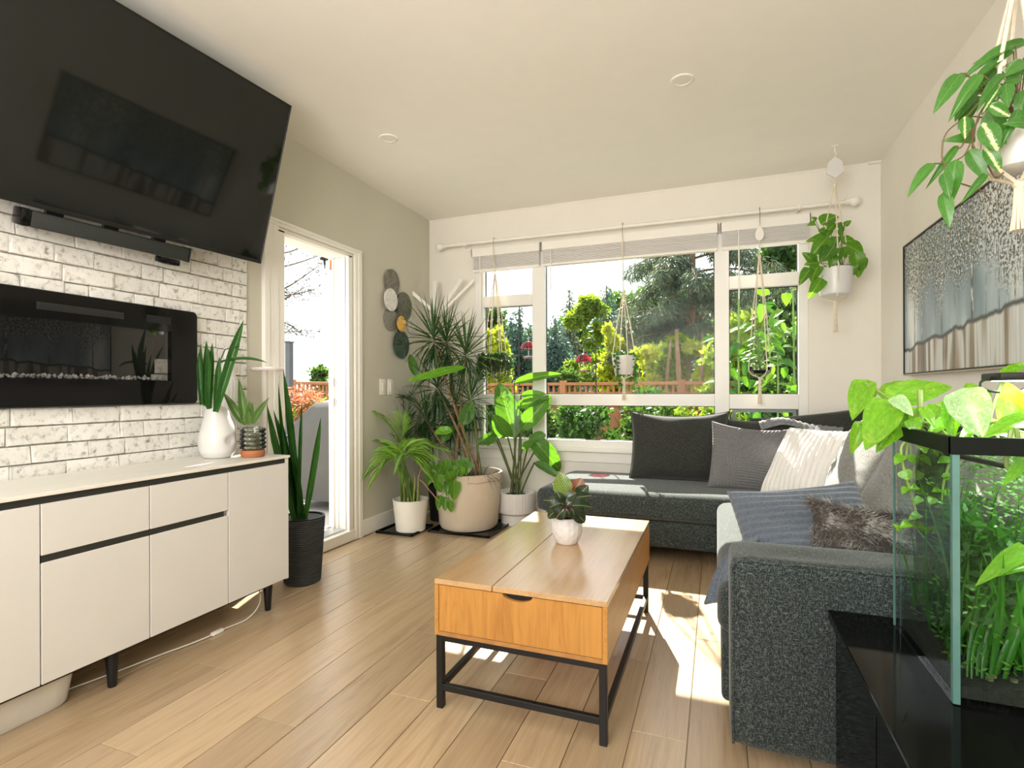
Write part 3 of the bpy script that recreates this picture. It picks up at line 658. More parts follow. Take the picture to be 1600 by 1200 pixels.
# long pile of the fur cushion
def furpile(o, cnt=9000, seed=2):
    rnd = random.Random(seed); me = o.data; polys = list(me.polygons); vs = []; fs = []; 
    for k in range(cnt):
        p = rnd.choice(polys); co_ = [me.vertices[i].co for i in p.vertices]; a, b = rnd.random(), rnd.random()
        q = co_[0].lerp(co_[1], a).lerp(co_[3 if len(co_) > 3 else 2].lerp(co_[2], a), b); nrm = p.normal*(1 if p.normal.y*p.center.y > 0 else -1)
        d = (nrm*.55+V3((rnd.uniform(-.5, .5)+.7*math.sin(q.z*30), rnd.uniform(-.2, .2), rnd.uniform(-.9, .3)))).normalized(); l = rnd.uniform(.022, .048)
        s = d.orthogonal().normalized()*.0011; n0 = len(vs)
        vs += [q-s, q+s, q+d*l*.6+s*.6+V3((0, 0, -.002)), q+d*l+V3((0, 0, -.006))]; fs += [(n0, n0+1, n0+2), (n0, n0+2, n0+3)]
    m, nt, b, out = newmat('fur_pile'); n = noise(nt, coord(nt, (1, 1, 1)), 16, 4, .6, .8); n2 = noise(nt, coord(nt), 120, 2)
    c = ramp(nt, n, [(.40, (.012, .012, .013)), (.49, (.11, .08, .06)), (.56, (.30, .29, .28)), (.66, (.60, .58, .56))]); c = mix(nt, .45, c, ramp(nt, n2, [(.3, (.02, .02, .02)), (.7, (.6, .57, .54))]))
    L(nt, c, b.inputs['Base Color']); b.inputs['Roughness'].default_value = .7
    f = obj('fur_pile', MB().raw(vs, fs), m, None, 0, False); f.parent = o; f['kind'] = 'stuff'
furpile(fur)
def patch(name, rows, mat, label, cat, ribn=0, ribh=.004, m=10, th=.008, across=True, group=None):
    """a cloth surface through rows of 3-D points, with ribs and a thickness"""
    R = [spline(r, m) for r in rows]; n = len(R[0]); P = [spline([r[k] for r in R], m) for k in range(n)]
    P = [list(x) for x in zip(*P)]; a = len(P); top = []; bot = []
    for i in range(a):
        rt = []; rb = []
        for j in range(n):
            du = P[min(i+1, a-1)][j]-P[max(i-1, 0)][j]; dv = P[i][min(j+1, n-1)]-P[i][max(j-1, 0)]
            nr = du.cross(dv); nr = nr.normalized() if nr.length > 1e-9 else V3((0, 0, 1))
            if nr.z < 0: nr = -nr
            t = (j/(n-1) if across else i/(a-1)); h = ribh*math.sin(t*ribn*2*PI)
            rt.append(P[i][j]+nr*(th+h)); rb.append(P[i][j])
        top.append(rt); bot.append(rb)
    mb = MB().grid(top).grid(bot)
    for e in (0, a-1): mb.grid([top[e], bot[e]])
    mb.grid([[r[0] for r in top], [r[0] for r in bot]]).grid([[r[-1] for r in top], [r[-1] for r in bot]])
    return tag(obj(name, mb, mat, None, 60), label, cat, group)
Y = ony
patch('throw_blanket', [[Y(1226, 782, 2.45), Y(1190, 808, 2.42), Y(1160, 850, 2.30), Y(1126, 886, 2.12), Y(1102, 945, 2.02)],
                        [Y(1232, 776, 2.40), Y(1200, 808, 2.33), Y(1166, 852, 2.15), Y(1132, 896, 2.06), Y(1120, 942, 2.0)],
                        [Y(1240, 775, 2.34), Y(1208, 822, 2.22), Y(1172, 858, 2.03), Y(1148, 905, 1.99), Y(1143, 945, 1.985)]],
      M_cordblue, 'blue grey ribbed throw hanging over the front of the sofa seat', 'blanket', 8, .004, 26, .008, False)
patch('throw_blanket', [[Y(1190, 672, 4.14), Y(1225, 664, 4.16), Y(1262, 672, 4.16), Y(1316, 676, 4.13)],
                        [Y(1186, 660, 4.20), Y(1222, 654, 4.22), Y(1265, 664, 4.22), Y(1318, 670, 4.2)],
                        [Y(1192, 664, 4.30), Y(1222, 657, 4.32), Y(1265, 666, 4.32), Y(1318, 671, 4.3)]],
      M_knit, 'grey knitted throw bunched on the sofa back below the right window', 'blanket', 22, .004, 12)
# ================================================================== PAINTING
pn = thing('painting', 'framed forest waterfall painting in black, white and brown', 'painting', (XR, 3.06, 1.18))
py0, py1, pz0, pz1 = 2.30, 3.812, 1.182, 1.952
def paintmat():
    m, nt, b, o = newmat('forest_painting'); v = coord(nt, (1, 1, 1))
    s = N(nt, 'ShaderNodeSeparateXYZ'); L(nt, v, s.inputs[0])
    def mp(sy, sz): 
        q = N(nt, 'ShaderNodeMapping'); q.inputs['Scale'].default_value = (1, sy, sz); L(nt, v, q.inputs[0]); return q.outputs[0]
    def math_(op, a, b_=None):
        q = N(nt, 'ShaderNodeMath', operation=op)
        for i, x in enumerate((a, b_)):
            if x is None: continue
            if hasattr(x, 'links'): L(nt, x, q.inputs[i])
            else: q.inputs[i].default_value = x
        return q.outputs[0]
    yy, zz = s.outputs[1], s.outputs[2]     # object coordinates: y 0..1.51 towards the window, z 0..0.77
    mist = ramp(nt, noise(nt, mp(3, .8), 1.2, 3), [(.38, (.15, .22, .26)), (.52, (.33, .42, .47)), (.66, (.74, .79, .80))])
    trunk = ramp(nt, noise(nt, mp(26, .35), 1, 2), [(.60, (0, 0, 0)), (.63, (1, 1, 1))])
    tcol = ramp(nt, noise(nt, mp(60, 14), 1, 4), [(.4, (.05, .05, .045)), (.52, (.22, .20, .16)), (.6, (.75, .75, .72))])
    col = mix(nt, trunk, mist, tcol)
    # falls below the ledge; the ledge climbs towards the room
    led = math_('ADD', math_('MULTIPLY', math_('SUBTRACT', 1.51, yy), .07), math_('MULTIPLY', noise(nt, mp(6, 0), 1, 3), .08)); led = math_('ADD', led, .11)
    d = math_('SUBTRACT', zz, led)
    low = ramp(nt, noise(nt, mp(7, .6), 1, 2), [(.36, (.06, .042, .02)), (.43, (.27, .165, .075)), (.49, (.60, .62, .61)), (.57, (.66, .68, .67)), (.62, (.17, .10, .028)), (.72, (.36, .24, .10))])
    low = mix(nt, .22, low, ramp(nt, noise(nt, mp(70, 2), 1, 3), [(.35, (.10, .08, .05)), (.6, (.8, .8, .78))]))
    col = mix(nt, ramp(nt, math_('ADD', d, .5), [(.497, (1, 1, 1)), (.503, (0, 0, 0))]), col, low)
    col = mix(nt, ramp(nt, math_('ABSOLUTE', d), [(.004, (1, 1, 1)), (.016, (0, 0, 0))]), col, (.03, .03, .025))
    fol = ramp(nt, noise(nt, mp(70, 80), 1, 4, .7), [(.44, (.008, .009, .007)), (.50, (.10, .105, .08)), (.55, (.80, .82, .80))])
    hgt = math_('ADD', math_('MULTIPLY', noise(nt, mp(5, 2), 1, 4), .55), math_('MULTIPLY', zz, 1.0))
    fm = math_('MULTIPLY', ramp(nt, hgt, [(.62, (0, 0, 0)), (.78, (1, 1, 1))]), ramp(nt, noise(nt, mp(45, 45), 1, 3), [(.40, (0, 0, 0)), (.5, (1, 1, 1))]))
    col = mix(nt, fm, col, fol)
    L(nt, col, b.inputs['Base Color']); b.inputs['Roughness'].default_value = .35; bump(nt, b, noise(nt, mp(40, 40), 1, 4), .25, .002); return m
cv = obj('canvas', MB().box((XR-.036, py0+.012, pz0+.012), (XR-.004, py1-.012, pz1-.012)), paintmat(), None, 0, origin=(XR, py0, pz0)); cv.parent = pn; cv.location = V3((XR, py0, pz0))-pn.location
fo, fi = MB(), MB()
for f, q, x0 in ((fo, 0, XR-.040), (fi, .006, XR-.043)):
    e = .006 if f is fo else .007
    f.box((x0, py0+q, pz0+q), (XR, py0+q+e, pz1-q)); f.box((x0, py1-q-e, pz0+q), (XR, py1-q, pz1-q)); f.box((x0, py0+q, pz0+q), (XR, py1-q, pz0+q+e)); f.box((x0, py0+q, pz1-q-e), (XR, py1-q, pz1-q))
obj('frame', fo, plain('pale_wood_frame', (.52, .45, .33), .5), pn, 0, label='thin pale wood outer frame')
obj('inner_frame', fi, M_black, pn, 0, label='thin black inner frame')
# ================================================================== WALL DISCS
ws = thing('disc_wall_sculpture', 'cluster of overlapping stone coloured discs hung on the sage wall', 'wall art', (XL, 3.85, 1.5))
def marble(name, a, b_, sc=9, rough=.4, metal=0):
    m, nt, b, o = newmat(name); n = noise(nt, coord(nt), sc, 6, .6, 2.5); L(nt, ramp(nt, n, [(.36, a), (.52, b_), (.56, tuple(min(1, x*1.6+.03) for x in b_)), (.6, b_)]), b.inputs['Base Color'])
    b.inputs['Roughness'].default_value = rough; b.inputs['Metallic'].default_value = metal; return m
DM = [marble('grey_brown_stone', (.11, .10, .075), (.14, .125, .095)), marble('pale_stone', (.55, .53, .48), (.66, .64, .60), 30), marble('olive_stone', (.055, .06, .035), (.075, .08, .05)), marble('grey_granite', (.14, .145, .12), (.22, .22, .19), 60), M_gold, marble('green_marble', (.004, .018, .012), (.02, .06, .04), 6, .15), marble('beige_grey_mottle', (.40, .39, .33), (.46, .45, .39), 20)]  # last tone is a mottled beige grey close to the wall paint
for (px, py, r, off, mi) in ((613.6, 441, .106, .022, 0), (611.4, 468.4, .093, .040, 1), (632.4, 478, .117, .028, 2), (611, 499, .094, .014, 3), (627.6, 506, .066, .046, 4), (628, 538.5, .118, .030, 5), (645, 509, .085, .010, 6)):
    p = onx(px, py, XL+off)
    obj('disc', MB().tube([(XL+off-.008, p.y, p.z), (XL+off-.001, p.y, p.z), (XL+off, p.y, p.z)], [r, r, r-.001], 40), DM[mi], ws, 30, label=['grey brown disc', 'pale stone disc', 'olive disc', 'grey granite disc', 'small gold disc', 'dark green marble disc', 'faint beige grey disc'][mi])
fr_ = MB()
fr_.tube([(XL+.006, 3.79, 2.0), (XL+.006, 3.86, 1.7), (XL+.006, 3.93, 1.42)], .006)
obj('rod', fr_, M_black, ws)
# ================================================================== CURTAIN ROD, BLINDS, WHITE ARMED STAND
cr_ = thing('curtain_rod', 'white curtain rod with ball ends above the window blinds', 'curtain rod', (-.73, YF-.09, 2.415))
obj('rod', MB().tube([(-2.34, YF-.094, 2.418), (.88, YF-.094, 2.412)], .0125, 14).tube([(-2.34, YF-.094, 2.418), (-2.06, YF-.094, 2.4178)], .0155, 14), M_trim, cr_)
for x in (-2.36, .905): obj('finial', MB().ball((x, YF-.094, 2.415), .036, 12).tube([(x+(.03 if x < 0 else -.03), YF-.094, 2.415), (x+(.06 if x < 0 else -.06), YF-.094, 2.415)], .02, 14), M_trim, cr_)
for x in (-2.11, .56): obj('wall_bracket', MB().box((x-.014, YF-.006, 2.37), (x+.014, YF, 2.46), .002, 1).box((x-.008, YF-.10, 2.394), (x+.008, YF-.004, 2.406), .002, 1).lathe([(.019, -.012), (.019, .012)], (x, YF-.094, 2.412)), M_trim, cr_)
M_slat = plain('whitewashed_slat', (.88, .86, .84), .55, var=.07, scale=6, stretch=(1, 20, 20))
for i, (a, b, lab) in enumerate(((-2.055, -1.404, 'raised white slatted blind on the left window'), (-1.398, .020, 'wide raised white blind on the middle window'), (.030, .640, 'raised white slatted blind on the right window'))):
    t = thing('window_blind', lab, 'blind', ((a+b)/2, YF-.03, 2.17), 'raised window blinds')
    obj('valance', MB().box((a, YF-.066, 2.300), (b, YF-.054, 2.372), .002, 1).box((a, YF-.066, 2.3), (a+.008, YF-.005, 2.372)).box((b-.008, YF-.066, 2.3), (b, YF-.005, 2.372)), M_trim, t, 0)
    obj('head_rail', MB().box((a+.012, YF-.05, 2.32), (b-.012, YF-.008, 2.365)), M_trim, t, 0)
    sm_ = MB(); z = 2.188
    rb = random.Random(i)
    while z < 2.31:
        j = rb.uniform(-.002, .002); sm_.box((a+.012, YF-.056+j, z), (b-.012, YF-.010+j, z+.0035)); z += .0072
    obj('slat_stack', sm_, M_slat, t, 0, kind='stuff')
    obj('bottom_rail', MB().box((a+.012, YF-.058, 2.166), (b-.012, YF-.008, 2.186), .003, 1), M_trim, t, 0)
    cx = a+.09 if i < 2 else a+.13
    obj('wand', MB().tube([(cx, YF-.070, 2.30), (cx, YF-.071, [1.75, 1.95, 1.78][i])], .0048, 8), M_trim, t)
st = thing('armed_stand', 'white stand with three splayed arms in the corner behind plants', 'coat stand', (-2.36, 4.26, 0))
obj('pole', MB().box((-2.378, 4.242, .02), (-2.342, 4.278, 2.09), .004, 1), M_trim, st, 0)
def bar(name, a, b, w_, parent, mat):
    a, b = V3(a), V3(b); d = (b-a); l = d.length; M = Matrix.Translation(a) @ d.to_track_quat('X', 'Z').to_matrix().to_4x4()
    return obj(name, MB().box((0, -w_/2, -w_/2), (l, w_/2, w_/2), .002, 1, M), mat, parent, 0)
bar('arm', (-2.36, 4.26, 1.80), ony(631, 446, 4.10), .03, st, M_trim); bar('arm', (-2.36, 4.26, 1.75), ony(722, 436, 4.28), .03, st, M_trim)
bar('arm', (-2.34, 4.26, 1.76), ony(740, 438, 4.36), .02, st, M_trim)
for a_ in (0, 120, 240): bar('foot', (-2.36, 4.26, .05), (-2.36+.12*math.cos(math.radians(a_)), 4.26+.12*math.sin(math.radians(a_)), .012), .024, st, M_trim)
# ================================================================== PLANTS
def leafcloud(name, blobs, n, ll, lw, mat, parent, seed=0, droop=0., shell=.45, kind='stuff', flat=0.):
    """n small leaves on the blobs (x, y, z, rx, ry, rz): real two-sided leaf blades, one mesh"""
    r = np.random.default_rng(seed); B = np.array(blobs, float); vol = B[:, 3]*B[:, 4]*B[:, 5]; k = r.choice(len(B), n, p=vol/vol.sum())
    d = r.normal(size=(n, 3)); d /= np.linalg.norm(d, axis=1)[:, None]; rad = (shell+(1-shell)*r.random(n))**.6
    p = B[k, :3]+d*B[k, 3:]*rad[:, None]
    y = r.normal(size=(n, 3)); 
    if droop: out = d*[1, 1, .2]; y = y*.35+out*.7; y[:, 2] -= droop
    y[:, 2] *= (1-flat); y /= np.linalg.norm(y, axis=1)[:, None]
    s = np.cross(y, r.normal(size=(n, 3))); s /= np.linalg.norm(s, axis=1)[:, None]+1e-9; nn = np.cross(s, y)
    l = (ll*(.6+.8*r.random(n)))[:, None]; w_ = l*lw/ll
    v = np.stack([p, p+y*l*.45+s*w_*.5+nn*l*.06, p+y*l, p+y*l*.45-s*w_*.5+nn*l*.06], 1).reshape(-1, 3)
    off = np.array(org(parent)) if parent else np.zeros(3)
    me = bpy.data.meshes.new(name); me.vertices.add(4*n); me.vertices.foreach_set('co', (v-off).astype(np.float32).ravel())
    me.loops.add(4*n); me.loops.foreach_set('vertex_index', np.arange(4*n, dtype=np.int32)); me.polygons.add(n); me.polygons.foreach_set('loop_start', np.arange(0, 4*n, 4, dtype=np.int32)); me.update(calc_edges=True)
    me.materials.append(mat); o = bpy.data.objects.new(name, me); COL.objects.link(o)
    if parent: o.parent = parent
    if kind: o['kind'] = kind
    ORG[o.name] = V3(off); return o
def zpt(z, x, y): return (z[1]+x/z[0], z[2]+y/z[0])
def pxleaf(t, me, z, b, tip, wpx, D, D2=None, name='leaf', face=None, stem=None, smb=None, sr=.002, lab=None):
    """a leaf seen in the photo: base and tip found on the photo, set at real distances D, D2; wpx its width there"""
    D2 = D2 or D; (bx, by), (tx, ty) = zpt(z, *b), zpt(z, *tip); B = dep(bx, by, D); T = dep(tx, ty, D2); l = (T-B).length
    wd = wpx/z[0]/F_PX*D; hint = face or (-(ray(bx, by)).normalized()+V3((random.uniform(-.25, .25), random.uniform(-.2, .2), .35)))
    o = put(name, me, t, B, T-B, hint, (wd, l*1.04, l*1.04))
    if smb is not None and stem is not None: smb.tube(bez(stem, (V3(stem)+B)/2+V3((0, 0, .03)), B, 6), sr, 6)
    if lab: o['label'] = lab
    return o
ASP = dict(heart=.75, oval=.62, lance=.36, paddle=.36, strap=.045, sword=.12)   # width to length, so that folds stay in proportion
def W1(kind, mat, bend, fold, sd=0, nl=9, wav=0., nw=3): return leafmesh('leaf', kind, 1.0, mat, bend, fold*ASP[kind], nl, nw, wav*ASP[kind], sd)
def potted(name, label, group, c, prof_, mat, soil_r, soil_z, n=48, fn=None, potname='pot'):
    t = thing(name, label, 'plant', c, group)
    obj(potname, MB().lathe(prof_, c, n, fn), mat, t, 40)
    obj('soil', MB().lathe([(soil_r, soil_z-.01), (soil_r, soil_z), (soil_r*.5, soil_z+.006), (.0005, soil_z+.008)], c, 24), M_soil, t)
    return t
def stick(t, name, pts, r, mat, n=7): return obj(name, MB().tube(pts, r, n), mat, t)
# ---- snake plant in the white vase on the cabinet
vc = V3((-2.335, 1.985, .77))
def vase_fn(a, z): return 1
t = thing('snake_plant', 'snake plant in a white ceramic vase with a dimple', 'plant', tuple(vc))
pr = [(.045, 0), (.062, .004), (.080, .03), (.088, .075), (.084, .12), (.070, .17), (.056, .215), (.051, .25)]
_zz = [r[1] for r in pr]; _rr = [r[0] for r in pr]; pr = [(float(np.interp(z, _zz, _rr)), float(z)) for z in np.concatenate([[0, .004], np.linspace(.012, .25, 26)])]
vm = MB(); rows = []; NV = 72
for r, z in pr:
    row = []
    for k in range(NV+1):
        a = 2*PI*k/NV; dx, dy = math.cos(a), math.sin(a); rr = r
        px_, py_, pz_ = rr*dx, rr*dy, z*(1+(.12*(-dy) if z > .15 else 0)*(z-.15)/.1)
        g = math.exp(-((dy-.02)**2+((z-.088)/.09)**2*1.6)/.07)*(dx > 0)
        g2 = math.exp(-((dy-.02)**2+((z-.088)/.09)**2*1.6)/.012)*(dx > 0)
        k_ = 1-.26*g+.16*g2
        row.append((vc.x+px_*k_, vc.y+py_*k_, vc.z+pz_))
    rows.append(row)
inn = [[(vc.x+(p[0]-vc.x)*.93, vc.y+(p[1]-vc.y)*.93, p[2]-.0) for p in rows[-1]], [(vc.x+(p[0]-vc.x)*.9, vc.y+(p[1]-vc.y)*.9, vc.z+.20) for p in rows[-1]], [(vc.x, vc.y, vc.z+.20)]*(NV+1)]
obj('vase', vm.grid([[(vc.x, vc.y, vc.z)]*(NV+1)]+rows+inn), M_ceram, t, 60)
SW = [W1('sword', LM_snake, b, .55, i, 10) for i, b in enumerate((.02, .12, -.1, .3))]
Zs = (4.617, 280, 480)
for b, tp, w_ in (((165, 700), (150, 268), 32), ((185, 710), (190, 253), 42), ((205, 720), (215, 310), 40), ((225, 730), (238, 270), 40), ((160, 705), (140, 340), 34), ((262, 750), (290, 370), 45), ((215, 735), (205, 330), 40), ((265, 755), (450, 112), 62)):
    pxleaf(t, SW[random.choice((0, 1, 2))], Zs, b, tp, w_, 2.56, 2.56+random.uniform(-.04, .04), 'leaf')
pxleaf(t, SW[3], Zs, (300, 400), (606, 318), 16, 2.58, 2.5, 'leaf', face=V3((0, -.3, 1)))
obj('stalk', MB().tube([dep(*zpt(Zs, *p), 2.57) for p in ((250, 745), (262, 560), (290, 400), (330, 305), (425, 280))], .003, 6), M_stemdk, t)
# ---- tall ribbed vase behind
t = obj('tall_vase', MB().lathe([(.036, 0), (.040, .006), (.042, .05), (.043, .27), (.052, .34), (.050, .38), (.034, .43), (.019, .50), (.016, .56), (.019, .565), (.0125, .562), (.012, .45)], (-2.44, 2.135, .77), 64, lambda a, z: 1+.035*math.sin(a*16)), plain('frosted_ribbed_glass', (.66, .66, .64), .25), origin=(-2.44, 2.135, .77))
tag(t, 'tall bottle shaped white ribbed vase behind the vases on the cabinet', 'vase')
# ---- succulent in ringed glass jar
jc = V3((-2.20, 2.075, .77)); t = thing('jar_succulent', 'succulent in a ringed clear glass jar with terracotta base', 'plant', tuple(jc))
jp = []
for i in range(5):
    for k in range(7): a = PI*k/6-PI/2; jp.append((.052+.010*math.cos(a), .038+.022*i+.011+.011*math.sin(a)))
obj('jar', MB().lathe([(.05, .036)]+jp+[(.047, .15), (.044, .14), (.046, .04)], jc, 40), M_jar, t, 50)
obj('terracotta_base', MB().lathe([(.048, 0), (.054, .003), (.060, .022), (.054, .036), (.0005, .038)], jc, 36), M_terra, t, 40)
obj('root_ball', MB().lathe([(.042, .039), (.043, .10), (.036, .115), (.0005, .12)], jc, 16, lambda a, z: 1+.06*math.sin(a*5+z*90)), plain('moss_roots', (.16, .15, .09), .9, var=.6, scale=70), t)
LS = [W1('lance', LM_succ, b, .3, i) for i, b in enumerate((.1, -.1, .25))]
for b, tp, w_ in (((465, 850), (318, 600), 60), ((470, 830), (437, 520), 62), ((525, 845), (630, 658), 50), ((500, 850), (495, 745), 50), ((510, 800), (510, 675), 45), ((520, 810), (528, 690), 34), ((480, 852), (440, 770), 40)):
    pxleaf(t, random.choice(LS), Zs, b, tp, w_, 2.68, 2.66, 'leaf')
# ---- floor snake plant in a woven basket with a ring grow light
bc = V3((-2.245, 2.47, 0)); t = potted('floor_snake_plant', 'tall snake plant in a dark woven basket pot beside the cabinet end', None, tuple(bc), [(.085, 0), (.095, .006), (.118, .34), (.122, .375), (.125, .38), (.112, .38), (.108, .33)], M_matblack, .108, .34, potname='basket')
wv = MB()
for k in range(30):
    zz = .008+k*.0122; r = .095+(.118-.095)*zz/.34+.003; wv.lathe([(r, 0), (r+.004, .003), (r+.004, .007), (r, .010)], (bc.x, bc.y, zz), 48, lambda a, z, k=k: 1+.012*math.sin(a*24+PI*(k % 2)))
obj('weave', wv, plain('dark_woven_rope', (.03, .034, .032), .7, var=.3), t, kind='stuff')
for b, tp, w_, D in (((680, 1040), (735, 485), 50, 3.10), ((800, 1000), (697, 560), 26, 3.08), ((690, 1060), (655, 720), 50, 3.05), ((705, 1060), (680, 760), 44, 3.05), ((730, 1080), (700, 830), 36, 3.04), ((745, 1090), (738, 880), 36, 3.06), ((770, 1100), (750, 860), 30, 3.08), ((815, 1180), (790, 760), 40, 3.07), ((835, 1150), (880, 700), 26, 3.02), ((830, 1200), (1020, 820), 46, 2.98)):
    (x, y) = zpt(Zs, *b); base = V3((bc.x+random.uniform(-.05, .05), bc.y+random.uniform(-.05, .05), .34)); T = dep(*zpt(Zs, *tp), D); l = (T-base).length
    put('leaf', random.choice(SW[:3]), t, base, T-base, -ray(x, y)+V3((random.uniform(-.4, .4), 0, 0)), (w_/Zs[0]/F_PX*D, l*1.03, l*1.03))
g = thing('grow_light', 'pale ring grow light on a thin white stem above the basket', 'grow light', (bc.x-.05, bc.y, .345))
gl = dep(418, 577, 3.16)
obj('ring', MB().tube([gl+V3((.082*math.cos(a), .082*math.sin(a), 0)) for a in [2*PI*k/40 for k in range(41)]], .011, 10, False), plain('ring_plastic', (.82, .76, .76), .3), g)
for dx, px in ((-.03, 418), (.03, 429)):
    p = dep(px, 577, 3.16); obj('stem', MB().tube([(p.x, p.y, gl.z), (p.x+(.02 if px > 420 else .02), p.y-.03, .36)], .0045, 8), plain('clear_pink_stem', (.62, .50, .46), .3) if px < 420 else M_trim, g)
obj('stake', MB().tube([(gl.x+.02, gl.y-.03, .36), (gl.x+.03, gl.y-.03, .30)], .005), M_trim, g)
# ---- trays
def tray(name, label, x0, x1, y0, y1):
    m = MB().box((x0, y0, .003), (x1, y1, .010), .002, 1)
    for a, b in (((x0, y0), (x1, y0+.012)), ((x0, y1-.012), (x1, y1)), ((x0, y0), (x0+.012, y1)), ((x1-.012, y0), (x1, y1))): m.box((*a, .006), (*b, .022), .003, 1)
    o = tag(obj(name, m, M_gloss, None, 30, origin=((x0+x1)/2, (y0+y1)/2, 0)), label, 'tray')
    for a in (x0+.03, x1-.06):
        for b in (y0+.03, y1-.06): obj('foot', MB().box((a, b, 0), (a+.03, b+.03, .004)), M_black, o, 0)
    return o
tray('plant_tray', 'black square drip tray under the small cream pot', -2.47, -2.145, 3.50, 3.83)
tray('plant_tray', 'black square drip tray under the big beige pot', -2.10, -1.58, 3.66, 4.18)
# ---- areca palm in cream pot
pc = V3((-2.25, 3.655, .011)); PR = [(.108, 0), (.114, .004), (.138, .236), (.141, .243), (.131, .245), (.128, .22), (.12, .20)]
t = potted('areca_palm', 'bright areca palm in a smooth cream pot nearest the door', 'palms', tuple(pc), PR, M_pot, .127, .205)
Z7 = (4.285, 560, 580)
def palm(t, c, zs, stems, mat, n=20, ll=.17, lw=.014, droop=.55, sd=0):
    for i, (pts, D) in enumerate(stems):
        rnd = random.Random(sd+i); P = [V3(c)+V3((rnd.uniform(-.055, .055), rnd.uniform(-.055, .055), 0))]+[dep(*zpt(zs, *p), D+k*.0) for k, p in enumerate(pts)]
        S = spline(P, 7); m = MB().tube(S, [.006*(1-.8*k/(len(S)-1))+.0012 for k in range(len(S))], 6); o = obj('frond_stem', m, M_stem, t)
        f = MB(); frond(f, S, n, ll, lw, droop, sd+i, start=.42); obj('frond', f, mat, t, 0, False)
palm(t, pc+V3((0, 0, .21)), Z7, [([(255, 600), (190, 560), (60, 690)], 4.05), ([(270, 620), (215, 545), (110, 620)], 4.1), ([(275, 600), (260, 520), (190, 600)], 4.0), ([(285, 560), (230, 400), (110, 268)], 4.25), ([(300, 580), (300, 430), (300, 310)], 4.2), ([(310, 620), (360, 520), (480, 560)], 4.0), ([(305, 560), (380, 480), (560, 520)], 4.15), ([(300, 640), (330, 560), (420, 640)], 3.95),
    ([(270, 590), (160, 480), (40, 470)], 4.3), ([(290, 600), (330, 500), (280, 620)], 3.9), ([(300, 620), (380, 560), (470, 690)], 3.98), ([(270, 640), (240, 560), (260, 660)], 3.92), ([(270, 640), (200, 600), (100, 740)], 4.0)], LM_palm, 19, .17, .012, .55, 20)
for k in range(9):
    a = k*.7; stick(t, 'cane', [pc+V3((.06*math.cos(a), .06*math.sin(a), .20)), pc+V3((.065*math.cos(a+.2), .06*math.sin(a+.2), .42))], [.008, .0055], plain('yellow_cane', (.30, .33, .09), .5) if k == 0 else bpy.data.materials['yellow_cane'])
# ---- dark kentia palm behind in a black pot
kc = V3((-2.20, 4.10, 0)); t = potted('kentia_palm', 'dark palm with fine fronds in a black pot behind the cream pot', 'palms', tuple(kc), [(.11, 0), (.13, .3), (.135, .30), (.12, .30), (.118, .28)], M_matblack, .118, .27)
palm(t, kc+V3((0, 0, .27)), Z7, [([(330, 500), (250, 260), (130, 160)], 4.60), ([(340, 480), (300, 250), (240, 130)], 4.62), ([(360, 480), (340, 200), (420, 90)], 4.62), ([(320, 520), (150, 370), (20, 340)], 4.5), ([(330, 520), (160, 330), (50, 262)], 4.55), ([(380, 480), (420, 250), (330, 190)], 4.55), ([(400, 480), (450, 260), (560, 240)], 4.6), ([(390, 520), (440, 380), (520, 400)], 4.55), ([(350, 520), (330, 400), (360, 330)], 4.6), ([(400, 500), (430, 380), (480, 300)], 4.5), ([(420, 520), (500, 420), (600, 380)], 4.55), ([(380, 540), (400, 460), (430, 420)], 4.45), ([(430, 520), (520, 330), (640, 300)], 4.62), ([(440, 500), (560, 260), (700, 260)], 4.66), ([(450, 520), (600, 420), (760, 400)], 4.66), ([(440, 540), (540, 480), (620, 520)], 4.5), ([(420, 520), (480, 300), (520, 180)], 4.62), ([(440, 520), (620, 330), (780, 320)], 4.7)], LM_palmD, 18, .20, .013, .35, 60)
# ---- dracaena with companions in the big beige pot
dc = V3((-1.875, 3.925, .012)); dp = [(.20, 0), (.222, .004), (.236, .03), (.262, .33), (.270, .42), (.272, .44), (.258, .442), (.254, .42), (.25, .36)]
t = potted('dracaena', 'tall spiky dracaena with trailing pothos in a big beige pot', None, tuple(dc), dp, M_beige, .25, .375, 64)
stick(t, 'crack', [(dc.x+.273*math.cos(a), dc.y+.273*math.sin(a), dc.z+.385+.004*math.sin(a*9)) for a in [-1.15+k*.12 for k in range(12)]], .0018, M_terra, 5)
dm = [W1('strap', LM_drac, b, .5, i, 9, nw=1) for i, b in enumerate((.0, .06, .14, .26, .42, -.04))]
rd = random.Random(11)
def head(t, c, n, L0, up_bias=0):
    for k in range(n):
        a = k*2.399+rd.random()*.4; f = (k+.5)/n; el = math.radians(86-118*f**.9+rd.uniform(-7, 7)+up_bias)
        d = V3((math.cos(a)*math.cos(el), math.sin(a)*math.cos(el), math.sin(el))); l = L0*(.85+.3*rd.random())*(1.0 if f < .8 else .85)
        p = c+V3((0, 0, .06*(1-f)-.05))+d*.01
        if p.y+d.y*l > YF-.03: d.y = (YF-.03-p.y)/l
        if p.x+d.x*l < XL+.03: d.x = (XL+.03-p.x)/l
        put('leaf', dm[min(4, int(f*5.2+rd.random()*.8))] if f > .15 else dm[0], t, p, d, V3((-d.x*math.tan(el), -d.y*math.tan(el), 1)) if el < 1.3 else V3((math.cos(a+3), math.sin(a+3), .2)), (.012+.004*rd.random(), l, l))
HD = [(677, 527, 4.40, 46, .36), (698, 532, 4.52, 38, .34), (728, 552, 4.42, 42, .34), (684, 604, 4.38, 34, .33), (735, 622, 4.40, 30, .32), (708, 640, 4.5, 26, .30), (664, 650, 4.5, 24, .28)]
